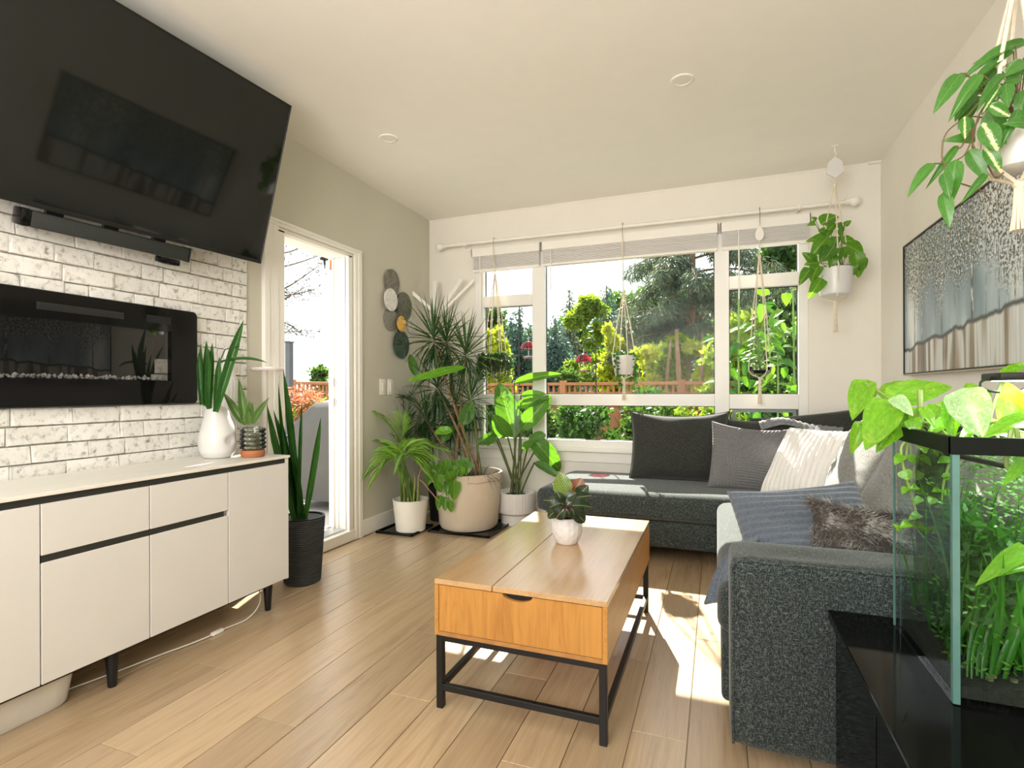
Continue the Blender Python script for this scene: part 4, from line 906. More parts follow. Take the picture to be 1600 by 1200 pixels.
for i, (px, py, D, n, l) in enumerate(HD):
    c = dep(px, py, D); head(t, c, n, l)
    b = dc+V3((.12*math.cos(i*1.9), .12*math.sin(i*1.9), .37)); stick(t, 'cane', spline([b, b.lerp(c, .5)+V3((rd.uniform(-.03, .03), rd.uniform(-.03, .03), 0)), c+V3((0, 0, -.02))], 6), [.012-.004*k/12 for k in range(13)], M_cane)
hl = MB(); rq = random.Random(21)
for (px, py, D, n, l) in HD:
    for k in range(44):
        a = rq.uniform(0, 6.28); c = dep(px, py, D)+V3((0, 0, -.03-rq.random()*.12)); rr_ = rq.uniform(.05, .17); e = c+V3((rr_*math.cos(a), rr_*math.sin(a)*.8, -rq.uniform(.12, .36)))
        e.y = min(e.y, YF-.02); e.x = max(e.x, XL+.02); mid = c.lerp(e, .4)+V3((rr_*.5*math.cos(a), rr_*.4*math.sin(a), .05)); mid.y = min(mid.y, YF-.02); S = bez(c, mid, e, 5); w_ = V3((-math.sin(a), math.cos(a), 0))*.005
        vs = []
        for i, p in enumerate(S): f = (.6, 1, 1, .85, .55, .05)[i]; vs += [p-w_*f, p+w_*f]
        hl.raw(vs, [(2*i, 2*i+1, 2*i+3, 2*i+2) for i in range(5)])
obj('hanging_leaves', hl, LM_palmD, t, 0, False, kind='stuff')
# pothos trailing over the rim
hm = [W1('heart', LM_pothosH, b, .2, i, 9, .05) for i, b in enumerate((.2, .4, .05))]
vine = MB(); rim = dc+V3((-.05, -.22, .40))
for (b, tp, w_) in (((500, 640), (470, 760), 85), ((540, 690), (520, 790), 80), ((580, 600), (600, 700), 80), ((470, 690), (500, 720), 70), ((610, 740), (590, 830), 75), ((640, 740), (640, 865), 90), ((550, 840), (530, 925), 62), ((585, 850), (580, 935), 60), ((610, 870), (625, 945), 55), ((640, 640), (630, 740), 80), ((700, 590), (720, 690), 80), ((690, 640), (680, 720), 60), ((560, 620), (530, 700), 70), ((600, 680), (640, 760), 80), ((530, 760), (560, 810), 60), ((740, 610), (735, 680), 60), ((660, 600), (670, 690), 85), ((480, 610), (510, 650), 60)):
    o = pxleaf(t, random.choice(hm), Z7, b, tp, w_, 4.05+random.uniform(-.06, .05), 4.03, 'leaf', stem=rim+V3((random.uniform(-.1, .12), 0, 0)), smb=vine, sr=.0022)
obj('vine', vine, M_stem, t)
obj('dry_vine', MB().tube([dep(*zpt(Z7, *p), 4.06) for p in ((390, 590), (420, 650), (400, 720), (440, 750), (470, 790), (520, 850), (540, 870))], .004, 6), plain('dry_stem', (.35, .20, .12), .7), t)
ym = W1('paddle', LM_pothos, .9, .3, 4); pm_ = [W1('paddle', LM_bop, b, .25, i, 12, .06) for i, b in enumerate((.1, .35, .8, 1.2))]
ps = MB(); pxleaf(t, ym, Z7, (630, 400), (490, 385), 60, 4.2, 4.15, stem=dc+V3((0, 0, .37)), smb=ps)
pxleaf(t, pm_[0], Z7, (700, 360), (760, 205), 100, 4.2, 4.25, stem=dc+V3((.05, 0, .37)), smb=ps, sr=.004)
pxleaf(t, pm_[2], Z7, (560, 480), (640, 330), 60, 4.3, 4.3, stem=dc+V3((-.05, 0, .37)), smb=ps, sr=.004)
Z6 = (4.285, 560, 380)
pxleaf(t, W1('paddle', LM_pothos, -.12, .2, 8, 12, .04), Z6, (720, 830), (338, 955), 88, 4.25, 4.05, face=V3((.1, -.6, .6)), stem=dc+V3((.1, .05, .37)), smb=ps, sr=.005, lab='long bright green strap leaf')
pxleaf(t, pm_[0], Z6, (385, 890), (345, 745), 60, 4.45, 4.5, stem=dc+V3((-.1, .1, .37)), smb=ps, sr=.004)
obj('leaf_stem', ps, M_stem, t)
sp_ = MB()   # spiderwort strands over the rim
for k in range(26):
    a = random.uniform(-1.9, -.3); b = dc+V3((.16*math.cos(a)+.05, .16*math.sin(a), .39)); e = dc+V3((.30*math.cos(a)+.06, .27*math.sin(a), .37+random.uniform(-.06, .14)))
    sp_.tube(bez(b, (b+e)/2+V3((0, 0, .10)), e, 6), [.003, .003, .0028, .0025, .002, .0015, .0006], 4)
obj('thin_strand', sp_, plain('dark_strand', (.05, .07, .05), .4), t, kind='stuff')
# ---- bird of paradise in ribbed pot
rc = V3((-1.565, 4.185, 0)); t = potted('bird_of_paradise', 'bird of paradise plant in a ribbed white pot by the window', None, tuple(rc), [(.118, 0), (.122, .004), (.125, .075), (.118, .08), (.128, .085), (.152, .10), (.158, .13), (.162, .25), (.163, .262), (.150, .264), (.146, .24)], M_ribpot, .146, .235, 120, lambda a, z: 1+(.012 if z > .08 else .004)*math.sin(a*40))
bs = MB()
for (me, b, tp, w_, D, D2) in ((pm_[0], (1045, 450), (945, 85), 165, 4.45, 4.5), (pm_[1], (1090, 390), (1275, 165), 120, 4.45, 4.35), (pm_[1], (1060, 235), (1255, 170), 75, 4.5, 4.35), (pm_[2], (1150, 440), (1385, 670), 130, 4.4, 4.25), (pm_[1], (1180, 610), (1340, 690), 60, 4.35, 4.2), (pm_[0], (1000, 440), (905, 300), 110, 4.4, 4.3), (pm_[1], (930, 440), (800, 470), 80, 4.45, 4.35), (pm_[0], (1080, 420), (1075, 260), 70, 4.5, 4.5), (pm_[1], (1100, 520), (1160, 470), 60, 4.4, 4.3), (pm_[2], (900, 400), (870, 480), 60, 4.5, 4.4), (pm_[1], (1090, 160), (1240, 140), 50, 4.55, 4.45), (pm_[0], (1250, 420), (1150, 455), 70, 4.4, 4.3)):
    pxleaf(t, me, Z7, b, tp, w_, D, D2, stem=rc+V3((random.uniform(-.05, .05), random.uniform(-.05, .05), .235)), smb=bs, sr=.0065)
pxleaf(t, pm_[1], Z6, (1045, 935), (1325, 855), 60, 4.5, 4.3, stem=rc+V3((0, 0, .235)), smb=bs, sr=.005)
obj('leaf_stalk', bs, plain('bop_stalk', (.075, .10, .03), .4, var=.4), t)
# ---- calathea on the coffee table
cc_ = V3((-.60, 2.225, .4502)); t = potted('calathea', 'dark leaved calathea in a dimpled white pot on the coffee table', None, tuple(cc_), [(.042, 0), (.046, .003)]+[(.046+.020*math.sin(PI*.5*min(1, k/7))-.004*max(0, k-9)/3, .004+k*.0086) for k in range(1, 13)]+[(.060, .113), (.056, .112), (.056, .1)], M_ceram, .056, .098, 108, lambda a, z: 1-.045*max(0, math.cos(a*9+(PI if int(z/.0172) % 2 else 0)))*(1 if .006 < z < .106 else 0)*(.35+.65*math.sin(PI*((z/.0172) % 1))))
cm_ = [W1('oval', LM_cal, b, .25, i, 9, .05) for i, b in enumerate((.3, .6, .9))]; Z8 = (2.857, 640, 720); cs = MB(); base = cc_+V3((0, 0, .1))
for me, b, tp, w_, D in ((W1('oval', LM_calG, .25, .15, 3, 9, .04), (690, 165), (675, 55), 88, 2.33), (W1('oval', LM_calR, .2, .15, 4, 9, .04), (735, 155), (765, 80), 85, 2.36), (cm_[0], (745, 165), (795, 110), 60, 2.34), (cm_[1], (690, 195), (600, 165), 46, 2.26), (cm_[1], (680, 205), (605, 250), 60, 2.22), (cm_[1], (725, 200), (822, 195), 55, 2.24), (cm_[1], (720, 220), (800, 278), 62, 2.2), (cm_[2], (690, 215), (640, 265), 60, 2.18), (cm_[0], (700, 170), (740, 140), 50, 2.28), (cm_[0], (720, 170), (810, 150), 46, 2.3), (cm_[2], (740, 215), (790, 240), 50, 2.2), (cm_[1], (670, 190), (625, 200), 50, 2.2), (cm_[0], (690, 200), (660, 140), 46, 2.3), (cm_[2], (700, 215), (690, 262), 44, 2.19), (cm_[2], (725, 215), (750, 262), 50, 2.19), (cm_[1], (700, 200), (745, 165), 50, 2.27)):
    pxleaf(t, me, Z8, b, tp, w_, D, D-.01, stem=base+V3((random.uniform(-.02, .02), random.uniform(-.02, .02), 0)), smb=cs, sr=.0022)
obj('leaf_stalk', cs, plain('maroon_stalk', (.10, .03, .03), .5), t)
# ================================================================== HANGING PLANTS
def macrame(t, hook, pot_top, pot_r, pot_z0, tail, ncord=4, knot=None, tass=True):
    """rope hanger: a single cord to the gathering ring, cords round the pot, gathered tail below"""
    m = MB(); hook = V3(hook); c = V3(pot_top); kz = knot or (c.z+(hook.z-c.z)*.55); K = V3((c.x, c.y, kz))
    m.tube([hook, K], .0045, 6)
    for k in range(ncord):
        a = 2*PI*k/ncord+.5; e = c+V3((pot_r*math.cos(a), pot_r*math.sin(a), 0)); b = V3((c.x+pot_r*.75*math.cos(a), c.y+pot_r*.75*math.sin(a), pot_z0-.004)); q = V3((c.x, c.y, pot_z0-.03))
        m.tube([K+V3((.004*math.cos(a), .004*math.sin(a), 0)), K.lerp(e, .5)+V3((.012*math.cos(a), .012*math.sin(a), 0)), e+V3((.004*math.cos(a), .004*math.sin(a), .01)), e+V3((.005*math.cos(a), .005*math.sin(a), -.03)), b, q], .0042, 6)
        m.ball(K.lerp(e, .55)+V3((.010*math.cos(a), .010*math.sin(a), 0)), .010, 5)
    m.ball(K, .012, 6, (1, 1, 1.6)); m.ball((c.x, c.y, pot_z0-.03), .012, 6)
    o = obj('macrame_hanger', m, M_cotton, t)
    ts = MB()
    for k in range(12):
        a = 2*PI*k/12; ts.tube([(c.x+.006*math.cos(a), c.y+.006*math.sin(a), pot_z0-.03), (c.x+.009*math.cos(a), c.y+.009*math.sin(a), pot_z0-.03-tail*.6), (c.x+.014*math.cos(a), c.y+.014*math.sin(a), pot_z0-.03-tail)], .003, 5)
    obj('tassel', ts, M_cotton, t); return o
def hookwire(t, top, bot): obj('wire_hook', MB().tube([V3(top)+V3((0, .016, -.004)), V3(top)+V3((0, .012, .012)), V3(top)+V3((0, -.002, .018)), V3(top)+V3((0, -.014, .008)), V3(top)+V3((0, -.016, -.03)), V3(bot)], .0016, 5), M_black, t)
RY = YF-.094
# centre ivy
c = ony(975, 556, RY); t = thing('hanging_ivy', 'trailing ivy in a white pot hung in macrame at the middle window', 'plant', (c.x, RY, 2.415), 'macrame hanging plants')
hb = ony(973, 352, RY); hookwire(t, (hb.x, RY, 2.4275), (hb.x, RY-.016, 2.33)); macrame(t, (hb.x, RY-.016, 2.33), (c.x, RY-.016, c.z), .088, c.z-.155, .17, 4, ony(973, 460, RY).z)
cy_ = RY-.016
obj('pot', MB().lathe([(.045, -.15), (.056, -.148), (.078, -.085), (.086, -.02), (.087, 0), (.080, 0), (.078, -.03)], (c.x, cy_, c.z), 40), M_ceram, t)
obj('soil', MB().lathe([(.078, -.03), (.0005, -.018)], (c.x, cy_, c.z), 20), M_soil, t)
im = [W1('heart', LM_ivy, b, .2, i, 5) for i, b in enumerate((.2, .5))]
def vines(t, starts, me, mat, step=.018, sz=.02, out=.0, name='leaf', sr=.0015, jit=.5, lat=.012, maxn=999):
    vm_ = MB(); cnt = 0
    for P in starts:
        S = spline(P, 8); vm_.tube(S, sr, 5); Ls = 0; nxt = 0
        for a, b in zip(S, S[1:]):
            Ls += (b-a).length
            while nxt < Ls and cnt < maxn:
                d = V3((random.uniform(-1, 1), random.uniform(-1, 1), random.uniform(-.8, .3))).normalized(); s = sz*random.uniform(.7, 1.25)
                put(name, random.choice(me), t, b+d*lat*random.random(), d, V3((random.uniform(-.4, .4), -1, .6)), (s*.9, s, s)); nxt += step; cnt += 1
    obj('vine', vm_, mat, t)
top = V3((c.x, cy_, c.z))
vines(t, [[top+V3((-.03, -.03, .0)), top+V3((-.045, -.088, .01)), top+V3((-.035, -.095, -.12)), top+V3((-.02, -.09, -.24))], [top+V3((.05, 0, .01)), top+V3((.095, -.03, .0)), top+V3((.10, -.03, -.16)), top+V3((.085, -.03, -.30))],
    [top+V3((-.07, -.02, .01)), top+V3((.0, -.06, .03)), top+V3((.07, -.02, .01))], [top+V3((-.08, 0, .01)), top+V3((0, .03, .03)), top+V3((.08, 0, .02))], [top+V3((-.05, -.06, .01)), top+V3((-.09, -.03, .02))]], im, M_stemdk, .009, .026, maxn=150)
# right window, plant in clear bowl
c = ony(1187, 573, RY); t = thing('hanging_philodendron', 'leafy plant in a clear bowl hung in macrame at the right window', 'plant', (c.x, RY, 2.415), 'macrame hanging plants')
hb = ony(1187, 330, RY); hookwire(t, (hb.x, RY, 2.4275), (hb.x, RY-.016, 2.32)); cy_ = RY-.016; c = V3((c.x, cy_, c.z))
macrame(t, (hb.x, cy_, 2.32), c, .082, c.z-.055, .19, 4, ony(1187, 402, RY).z)
obj('bowl', MB().lathe([(.03, -.055), (.055, -.052), (.078, -.03), (.083, 0), (.080, 0), (.074, -.028)], c, 36), M_jar, t); obj('soil', MB().lathe([(.05, -.05), (.072, -.026), (.0005, -.02)], c, 20), M_soil, t)
obj('medallion', MB().tube([(c.x, cy_-.008, 2.25), (c.x, cy_-.014, 2.25)], [.001, .001], 6).prism([(c.x+.028*math.cos(a)*(1-.25*math.sin(a)), 2.245+.052*math.sin(a)) for a in [2*PI*k/24 for k in range(24)]], 1, cy_-.016, cy_-.007), M_trim, t)
hm2 = [W1('heart', LM_pothosH, b, .2, i+5, 8, .04) for i, b in enumerate((.3, .5))]; ss = MB()
for k in range(34):
    a = random.uniform(0, 6.28); r = random.uniform(.03, .11); zz = random.uniform(-.02, .36)*(1 if k < 26 else .3); B = c+V3((r*math.cos(a), min(.05, r*math.sin(a)*.7), zz)); d = V3((math.cos(a), math.sin(a)*.6-.2, random.uniform(-.5, .4)))
    l = random.uniform(.05, .085); put('leaf', random.choice(hm2), t, B, d, V3((0, -.6, 1)), (l*.75, l, l)); ss.tube(bez(c+V3((0, 0, -.02)), c+V3((0, 0, zz*.6)), B, 5), .0018, 5)
obj('leaf_stalk', ss, M_stem, t)
# left window, bushy hanging plant
c = ony(775, 558, RY); c.y = RY-.016; t = thing('hanging_string_plant', 'bushy trailing plant hung in macrame beside the dracaena', 'plant', (c.x, RY, 2.415), 'macrame hanging plants')
hb = ony(772, 377, RY); hookwire(t, (hb.x, RY, 2.4275), (hb.x, RY-.016, 2.33)); macrame(t, (hb.x, RY-.016, 2.33), c, .095, c.z-.13, .05, 6, ony(772, 432, RY).z)
obj('pot', MB().lathe([(.06, -.13), (.09, -.02), (.092, 0), (.085, 0), (.08, -.03)], c, 32), plain('coir_basket', (.05, .035, .022), .9, var=.4), t); obj('soil', MB().lathe([(.08, -.03), (.0005, -.01)], c, 20), M_soil, t)
st_ = MB(); rq = random.Random(8); blobs = []
for k in range(150):
    a = rq.uniform(0, 6.28); r = rq.uniform(.10, .165); dz = rq.uniform(.02, .20); b = c+V3((.05*math.cos(a), .05*math.sin(a), .0)); ys = .5 if math.sin(a) > 0 else .9
    m_ = c+V3((r*.9*math.cos(a), r*.9*math.sin(a)*ys, rq.uniform(.04, .09))); e = c+V3((r*1.1*math.cos(a), r*1.1*math.sin(a)*ys, -dz)); S = bez(b, m_, e, 9); st_.tube(S, .0011, 4, False)
    blobs += [(p.x, p.y, p.z, .013, .013, .016) for p in S[2:]]
obj('trailing_stem', st_, M_stemdk, t, kind='stuff'); leafcloud('foliage', blobs, 6500, .020, .009, LM_string, t, 8, .6, .1)
# pothos in white pot hung from the ceiling
Zp = (3.75, 1080, 200); PYD = 4.05
c = ony(1305, 420, PYD); t = thing('hanging_pothos', 'pothos in a white pot hung from the ceiling near the corner', 'plant', (c.x, PYD, 2.7), 'macrame hanging plants')
obj('ceiling_hook', MB().lathe([(.018, -.004), (.02, 0)], (c.x, PYD, 2.7), 20).tube([(c.x, PYD, 2.698), (c.x, PYD, 2.66), (c.x+.008, PYD, 2.645), (c.x, PYD, 2.635)], .003, 6), M_trim, t)
pl_ = ony(1307, 262, PYD)
obj('medallion', MB().prism([(c.x+.052*math.cos(a)*(1-.22*math.sin(a)), pl_.z+.070*math.sin(a)) for a in [2*PI*k/6+PI/6 for k in range(6)]], 1, PYD-.012, PYD+.004), M_ceram, t, 0)
macrame(t, (c.x, PYD-.004, 2.64), (c.x, PYD, c.z-.004), .103, c.z-.185, .20, 3, ony(1307, 290, PYD).z)
obj('pot', MB().lathe([(.083, -.175), (.09, -.17), (.097, -.13), (.101, -.01), (.101, 0), (.093, 0), (.09, -.03)], c, 40), M_ceram, t); obj('soil', MB().lathe([(.09, -.03), (.0005, -.02)], c, 20), M_soil, t)
hp = [W1('heart', LM_pothosH, b, .25, i+9, 9, .05) for i, b in enumerate((.25, .45, .65))]; vs_ = MB(); D0 = c.dot(FWD)
for b, tp, w_, dd in (((770, 560), (870, 490), 95, .05), ((725, 560), (690, 560), 35, 0), ((730, 540), (715, 520), 25, 0), ((800, 640), (690, 650), 60, 0), ((790, 650), (705, 740), 95, -.04), ((800, 700), (760, 780), 80, -.06), ((830, 700), (780, 770), 90, -.08), ((720, 780), (660, 730), 60, -.02), ((740, 790), (675, 790), 60, -.03), ((695, 830), (633, 905), 70, -.04), ((740, 815), (700, 890), 80, -.05), ((760, 890), (695, 985), 80, -.05), ((900, 570), (938, 540), 36, 0), ((870, 560), (880, 640), 50, .03), ((885, 660), (970, 660), 60, .02), ((920, 690), (1015, 740), 90, -.02), ((960, 740), (1005, 880), 90, -.04), ((985, 790), (1035, 820), 90, -.03), ((850, 640), (830, 700), 60, .02), ((900, 700), (905, 760), 50, .03), ((810, 600), (790, 640), 50, .04), ((840, 560), (800, 600), 60, .04), ((870, 720), (850, 790), 55, -.06), ((940, 800), (960, 860), 60, -.05), ((830, 750), (825, 820), 60, -.08), ((780, 610), (750, 600), 50, 0)):
    pxleaf(t, random.choice(hp), Zp, b, tp, w_, D0+dd, D0+dd-.02, stem=c+V3((random.uniform(-.05, .05), random.uniform(-.04, .02), -.02)), smb=vs_, sr=.002)
obj('vine', vs_, M_stem, t)
# hoya at the upper right
Zh = (3.53, 1360, 60); HDp = 1.16
c = dep(1592, 205, HDp); t = thing('hanging_hoya', 'hoya with glossy leaves in a white macrame pot above the aquarium', 'plant', (c.x, c.y, 2.7), 'macrame hanging plants')
obj('ceiling_hook', MB().lathe([(.018, -.004), (.02, 0)], (c.x, c.y, 2.7), 20).tube([(c.x, c.y, 2.698), (c.x, c.y, 2.66), (c.x+.008, c.y, 2.645), (c.x, c.y, 2.635)], .003, 6), M_trim, t)
macrame(t, (c.x, c.y, 2.64), c+V3((0, 0, -.02)), .062, c.z-.085, .10, 6, c.z+.34)
obj('pot', MB().lathe([(.036, -.085), (.046, -.08), (.058, -.03), (.060, .012), (.054, .012), (.052, -.01)], c, 40), M_ceram, t); obj('soil', MB().lathe([(.052, -.01), (.0005, .0)], c, 20), M_soil, t)
hy = [W1('lance', LM_hoya, b, .22, i, 10, .03) for i, b in enumerate((.25, .45, .7))]; hv = W1('oval', LM_hoyaV, .3, .2, 6, 10); hs = MB()
HL = [((800, 35), (550, 115), 60, 0), ((860, 20), (640, 75), 60, .03), ((790, 70), (565, 190), 55, .0), ((500, 195), (372, 350), 85, -.02), ((610, 195), (463, 370), 68, -.03), ((560, 290), (478, 425), 85, .02), ((745, 120), (590, 260), 60, .03), ((745, 190), (590, 330), 60, -.03), ((570, 350), (500, 440), 70, .03), ((745, 250), (640, 365), 60, .0), ((650, 370), (772, 418), 70, -.06), ((650, 400), (735, 575), 105, -.03), ((540, 440), (560, 540), 45, 0), ((580, 560), (458, 530), 60, .0), ((350, 687), (212, 823), 62, -.04), ((470, 668), (437, 890), 90, -.04), ((405, 740), (438, 872), 62, -.05), ((400, 850), (442, 1028), 72, -.05), ((482, 590), (350, 765), 42, -.01), ((545, 612), (640, 772), 85, -.02), ((640, 745), (542, 858), 42, -.03), ((760, 140), (860, 190), 80, -.04), ((740, 240), (870, 200), 60, -.05), ((745, 250), (760, 362), 70, -.06), ((860, 280), (815, 420), 80, -.05), ((820, 390), (748, 545), 50, -.07), ((870, 470), (800, 440), 80, -.08), ((690, 150), (560, 250), 60, .05), ((640, 260), (540, 300), 60, .05), ((560, 320), (560, 420), 70, .04), ((880, 100), (960, 160), 80, 0), ((900, 60), (1000, 40), 70, .02), ((880, 300), (960, 420), 90, .0), ((860, 130), (770, 180), 70, -.06), ((700, 330), (620, 250), 60, .05), ((520, 190), (430, 275), 40, .0)]
for b, tp, w_, dd in HL:
    pxleaf(t, random.choice(hy), Zh, b, tp, w_, HDp+dd, HDp+dd-.02, stem=c+V3((random.uniform(-.03, .02), random.uniform(-.03, .02), .01)) if b[1] < 500 and b[0] > 480 else None, smb=hs, sr=.0014)
for b, tp, w_, dd in (((620, 465), (700, 605), 100, -.05), ((625, 600), (725, 722), 70, -.04), ((660, 370), (765, 425), 60, -.07), ((520, 430), (520, 530), 50, -.03), ((720, 260), (640, 370), 40, -.05)): pxleaf(t, hv, Zh, b, tp, w_, HDp+dd, HDp+dd-.02, lab='cream variegated leaf')
for P in (((640, 300), (540, 420), (420, 520), (395, 640), (412, 720), (405, 850)), ((560, 560), (520, 640), (480, 670)), ((412, 690), (350, 690)), ((560, 500), (500, 600), (480, 595)), ((560, 600), (640, 690), (690, 770), (735, 740)), ((600, 440), (560, 560), (640, 745)), ((480, 795), (560, 820), (640, 850)), ((700, 300), (600, 420), (560, 600))):
    hs.tube(spline([dep(*zpt(Zh, *p), HDp-.02) for p in P], 6), .0016, 6)
obj('vine', hs, plain('hoya_stem', (.14, .09, .04), .6), t)
# ================================================================== AQUARIUM ON ITS STAND
AX0, AX1, AY0, AY1, AZ0, AZ1 = .42, 1.045, 1.254, 1.625, .5, 1.006
M_stand = plain('black_stand_gloss', (.003, .003, .003), .08, var=.1, spec=.1)
sd = thing('aquarium_stand', 'low glossy black stand under the planted aquarium', 'stand', (.665, 1.2, 0))
obj('carcass', MB().box((.30, .86, .04), (1.06, 1.66, .475), .003, 1), M_stand, sd, 0); obj('top', MB().box((.283, .84, .475), (1.07, 1.68, .4985), .002, 1), M_stand, sd, 0); obj('plinth', MB().box((.33, .90, 0), (1.05, 1.63, .04)), M_black, sd, 0)
for a, b in ((.87, 1.255), (1.265, 1.65)): obj('side_panel', MB().box((.296, a, .05), (.301, b, .468), .001, 1), M_stand, sd, 0)
aq = thing('aquarium', 'glass aquarium full of green plants beside the sofa arm', 'aquarium', ((AX0+AX1)/2, (AY0+AY1)/2, AZ0))
g_ = .008
for nm, a, b in (('front_pane', (AX0+g_, AY0, AZ0), (AX1-g_, AY0+g_, AZ1)), ('back_pane', (AX0+g_, AY1-g_, AZ0), (AX1-g_, AY1, AZ1)), ('side_pane', (AX0, AY0, AZ0), (AX0+g_, AY1, AZ1)), ('side_pane', (AX1-g_, AY0, AZ0), (AX1, AY1, AZ1))):
    obj(nm, MB().box(a, b), M_tank, aq, 0)
obj('base_pane', MB().box((AX0+g_, AY0+g_, AZ0), (AX1-g_, AY1-g_, AZ0+g_)), M_tank, aq, 0)
for x, y, w_ in ((AX0, AY0, .0115), (AX1-.011, AY0, .0115), (AX0, AY1-.004, .0046), (AX1-.004, AY1-.004, .0046)):
    obj('corner_seam', MB().box((x-.0006, y-.0006, AZ0), (x+w_, y+w_, AZ1-.03), .001, 1), M_edge, aq, 0)
rm = MB()
for a, b in (((AX0-.003, AY0-.003), (AX1+.003, AY0+.011)), ((AX0-.003, AY1-.011), (AX1+.003, AY1+.003)), ((AX0-.003, AY0), (AX0+.011, AY1)), ((AX1-.011, AY0), (AX1+.003, AY1))): rm.box((*a, AZ1-.030), (*b, AZ1+.003), .001, 1)
obj('rim', rm, plain('black_rim_plastic', (.006, .008, .007), .5, spec=.1), aq, 0)
obj('water', MB().box((AX0+g_+.001, AY0+g_+.001, AZ0+g_), (AX1-g_-.001, AY1-g_-.001, .945)), M_water, aq, 0)
sb_ = []; 
for i in range(25):
    row = []
    for j in range(19):
        x = AX0+.012+(AX1-AX0-.024)*i/24; y = AY0+.012+(AY1-AY0-.024)*j/18; row.append((x, y, AZ0+.035+.03*j/18+.010*math.sin(x*31+y*17)+random.uniform(0, .008)))
    sb_.append(row)
skirt = MB().grid(sb_)
for edge in (sb_[0], sb_[-1], [r[0] for r in sb_], [r[-1] for r in sb_]): skirt.grid([edge, [(p[0], p[1], AZ0+.009) for p in edge]])
obj('substrate', skirt, plain('dark_gravel', (.009, .010, .007), .8, var=.7, scale=120, bmp=.8, bscale=150), aq, 0, False)
peb = MB()
for k in range(170):
    x, y = random.uniform(AX0+.02, AX1-.02), random.uniform(AY0+.014, AY1-.02); r = random.uniform(.003, .008); peb.ball((x, y, AZ0+.05+.03*(y-AY0)/(AY1-AY0)), r, 3, (1, 1, .7))
obj('pebbles', peb, plain('mossy_pebble', (.07, .085, .03), .6, var=.6, scale=80), aq, kind='stuff')
am = [leafmesh('blade', 'strap', 1, LM_aq, b, .02, 9, 1, 0, i) for i, b in enumerate((.05, .25, .5, .8, -.3))]
tg = thing('eelgrass', 'tall ribbon grass growing inside the aquarium', 'water plant', (.73, 1.45, AZ0+.04), 'aquarium plants')
for k in range(300):
    x, y = (random.uniform(AX0+.025, AX0+.17) if k % 5 < 2 else random.uniform(AX0+.03, AX1-.03)), random.uniform(AY0+.03, AY1-.025); l = random.uniform(.20, .44)*(1.0 if y > 1.36 else .7); a = random.uniform(0, 6.28); d = V3((.35*math.cos(a), .30*math.sin(a), 1))
    p = V3((x, y, AZ0+.04)); m_ = random.choice(am)
    if x < AX0+.14: d.x = abs(d.x)*.6
    e = p+d.normalized()*l
    if not (AX0+.02 < e.x < AX1-.02): d.x = -d.x*.3
    if not (AY0+.02 < e.y < AY1-.02): d.y = -d.y*.3
    put('blade', m_, tg, p, d, V3((math.cos(a+1), math.sin(a+1), 0)) if m_ in am[:1] else V3(((x-.42)/.6-.5, (y-1.25)/.37-.5, .1)), (random.uniform(.006, .013), l*.9, l*.9))
ms_ = MB(); rq = random.Random(4)
for k in range(7000):
    u = rq.random(); x, y = rq.uniform(AX0+.02, AX1-.02), rq.uniform(AY0+.02, AY1-.02)
    z = (AZ0+.06+rq.random()**2*.16) if k % 5 < 2 else (.962-rq.random()**1.5*.15); 
    if k % 5 >= 2 and x < AX0+.12 and (rq.random() < .8 or z > .90): continue
    d = V3((rq.uniform(-1, 1), rq.uniform(-1, 1), rq.uniform(-.4, .6))).normalized()*rq.uniform(.008, .018); s = d.orthogonal().normalized()*.0028
    p = V3((x, y, z)); ms_.raw([p, p+d*.5+s, p+d, p+d*.5-s], [(0, 1, 2, 3)])
tag(obj('floating_moss', ms_, leafmat('moss_leaf', (.10, .26, .02), (.05, .17, .015), .5, .4), None, 0, False), 'fine moss and floating weed in the aquarium', 'water plant')['kind'] = 'stuff'
lc_ = leafcloud('low_leafy_plant', [(AX0+.07+.48*rq.random(), AY0+.06+.25*rq.random(), AZ0+.07+.12*rq.random()**2, .03, .03, .035) for k in range(46)]+[(AX0+.065+.08*rq.random(), AY0+.07+.23*rq.random(), AZ0+.10+.22*rq.random(), .03, .03, .05) for k in range(26)], 3600, .026, .012, leafmat('low_aquarium_leaf', (.035, .15, .015), (.02, .10, .012), .5, .4), None, 6)
tag(lc_, 'low leafy green undergrowth on the dark gravel of the aquarium', 'water plant')
fl_ = thing('aquarium_filter', 'dark mossy sponge filter with black hose inside the aquarium', 'filter', (.47, 1.56, AZ0+.1))
obj('sponge', MB().lathe([(.026, .0), (.03, .01), (.03, .34), (.024, .38), (.0005, .385)], (.485, 1.575, AZ0+.08), 24, lambda a, z: 1+.07*math.sin(a*4+z*60)), plain('mossy_sponge', (.03, .05, .015), .9, var=.7, scale=60, bmp=.8), fl_)
obj('hose', MB().tube(spline([(.50, 1.55, .95), (.60, 1.30, .935), (.72, 1.29, .925), (.85, 1.33, .935), (1.0, 1.5, .96)], 8), .006, 8), M_black, fl_)
lb = thing('aquarium_light', 'slim black light bar over the aquarium', 'light', (.8, 1.44, AZ1), None)
lz = 1.118
obj('housing', MB().box((.545, 1.385, lz), (1.06, 1.475, lz+.016), .003, 2), M_matblack, lb, 30)
obj('led_panel', MB().box((.56, 1.395, lz-.002), (1.05, 1.465, lz+.001)), emit('led_white', (.9, 1, .95), 6), lb, 0)
for x in (.66, 1.02):
    obj('mounting_leg', MB().tube([(x, 1.47, lz+.006), (x, 1.60, lz-.03), (x, 1.62, AZ1+.004)], .006, 8), M_black, lb)
obj('cable', MB().tube(spline([(.55, 1.43, lz+.008), (.53, 1.43, lz-.002), (.535, 1.425, lz-.02), (.60, 1.44, lz-.026), (.66, 1.46, lz-.016)], 6), .003, 6), M_black, lb)
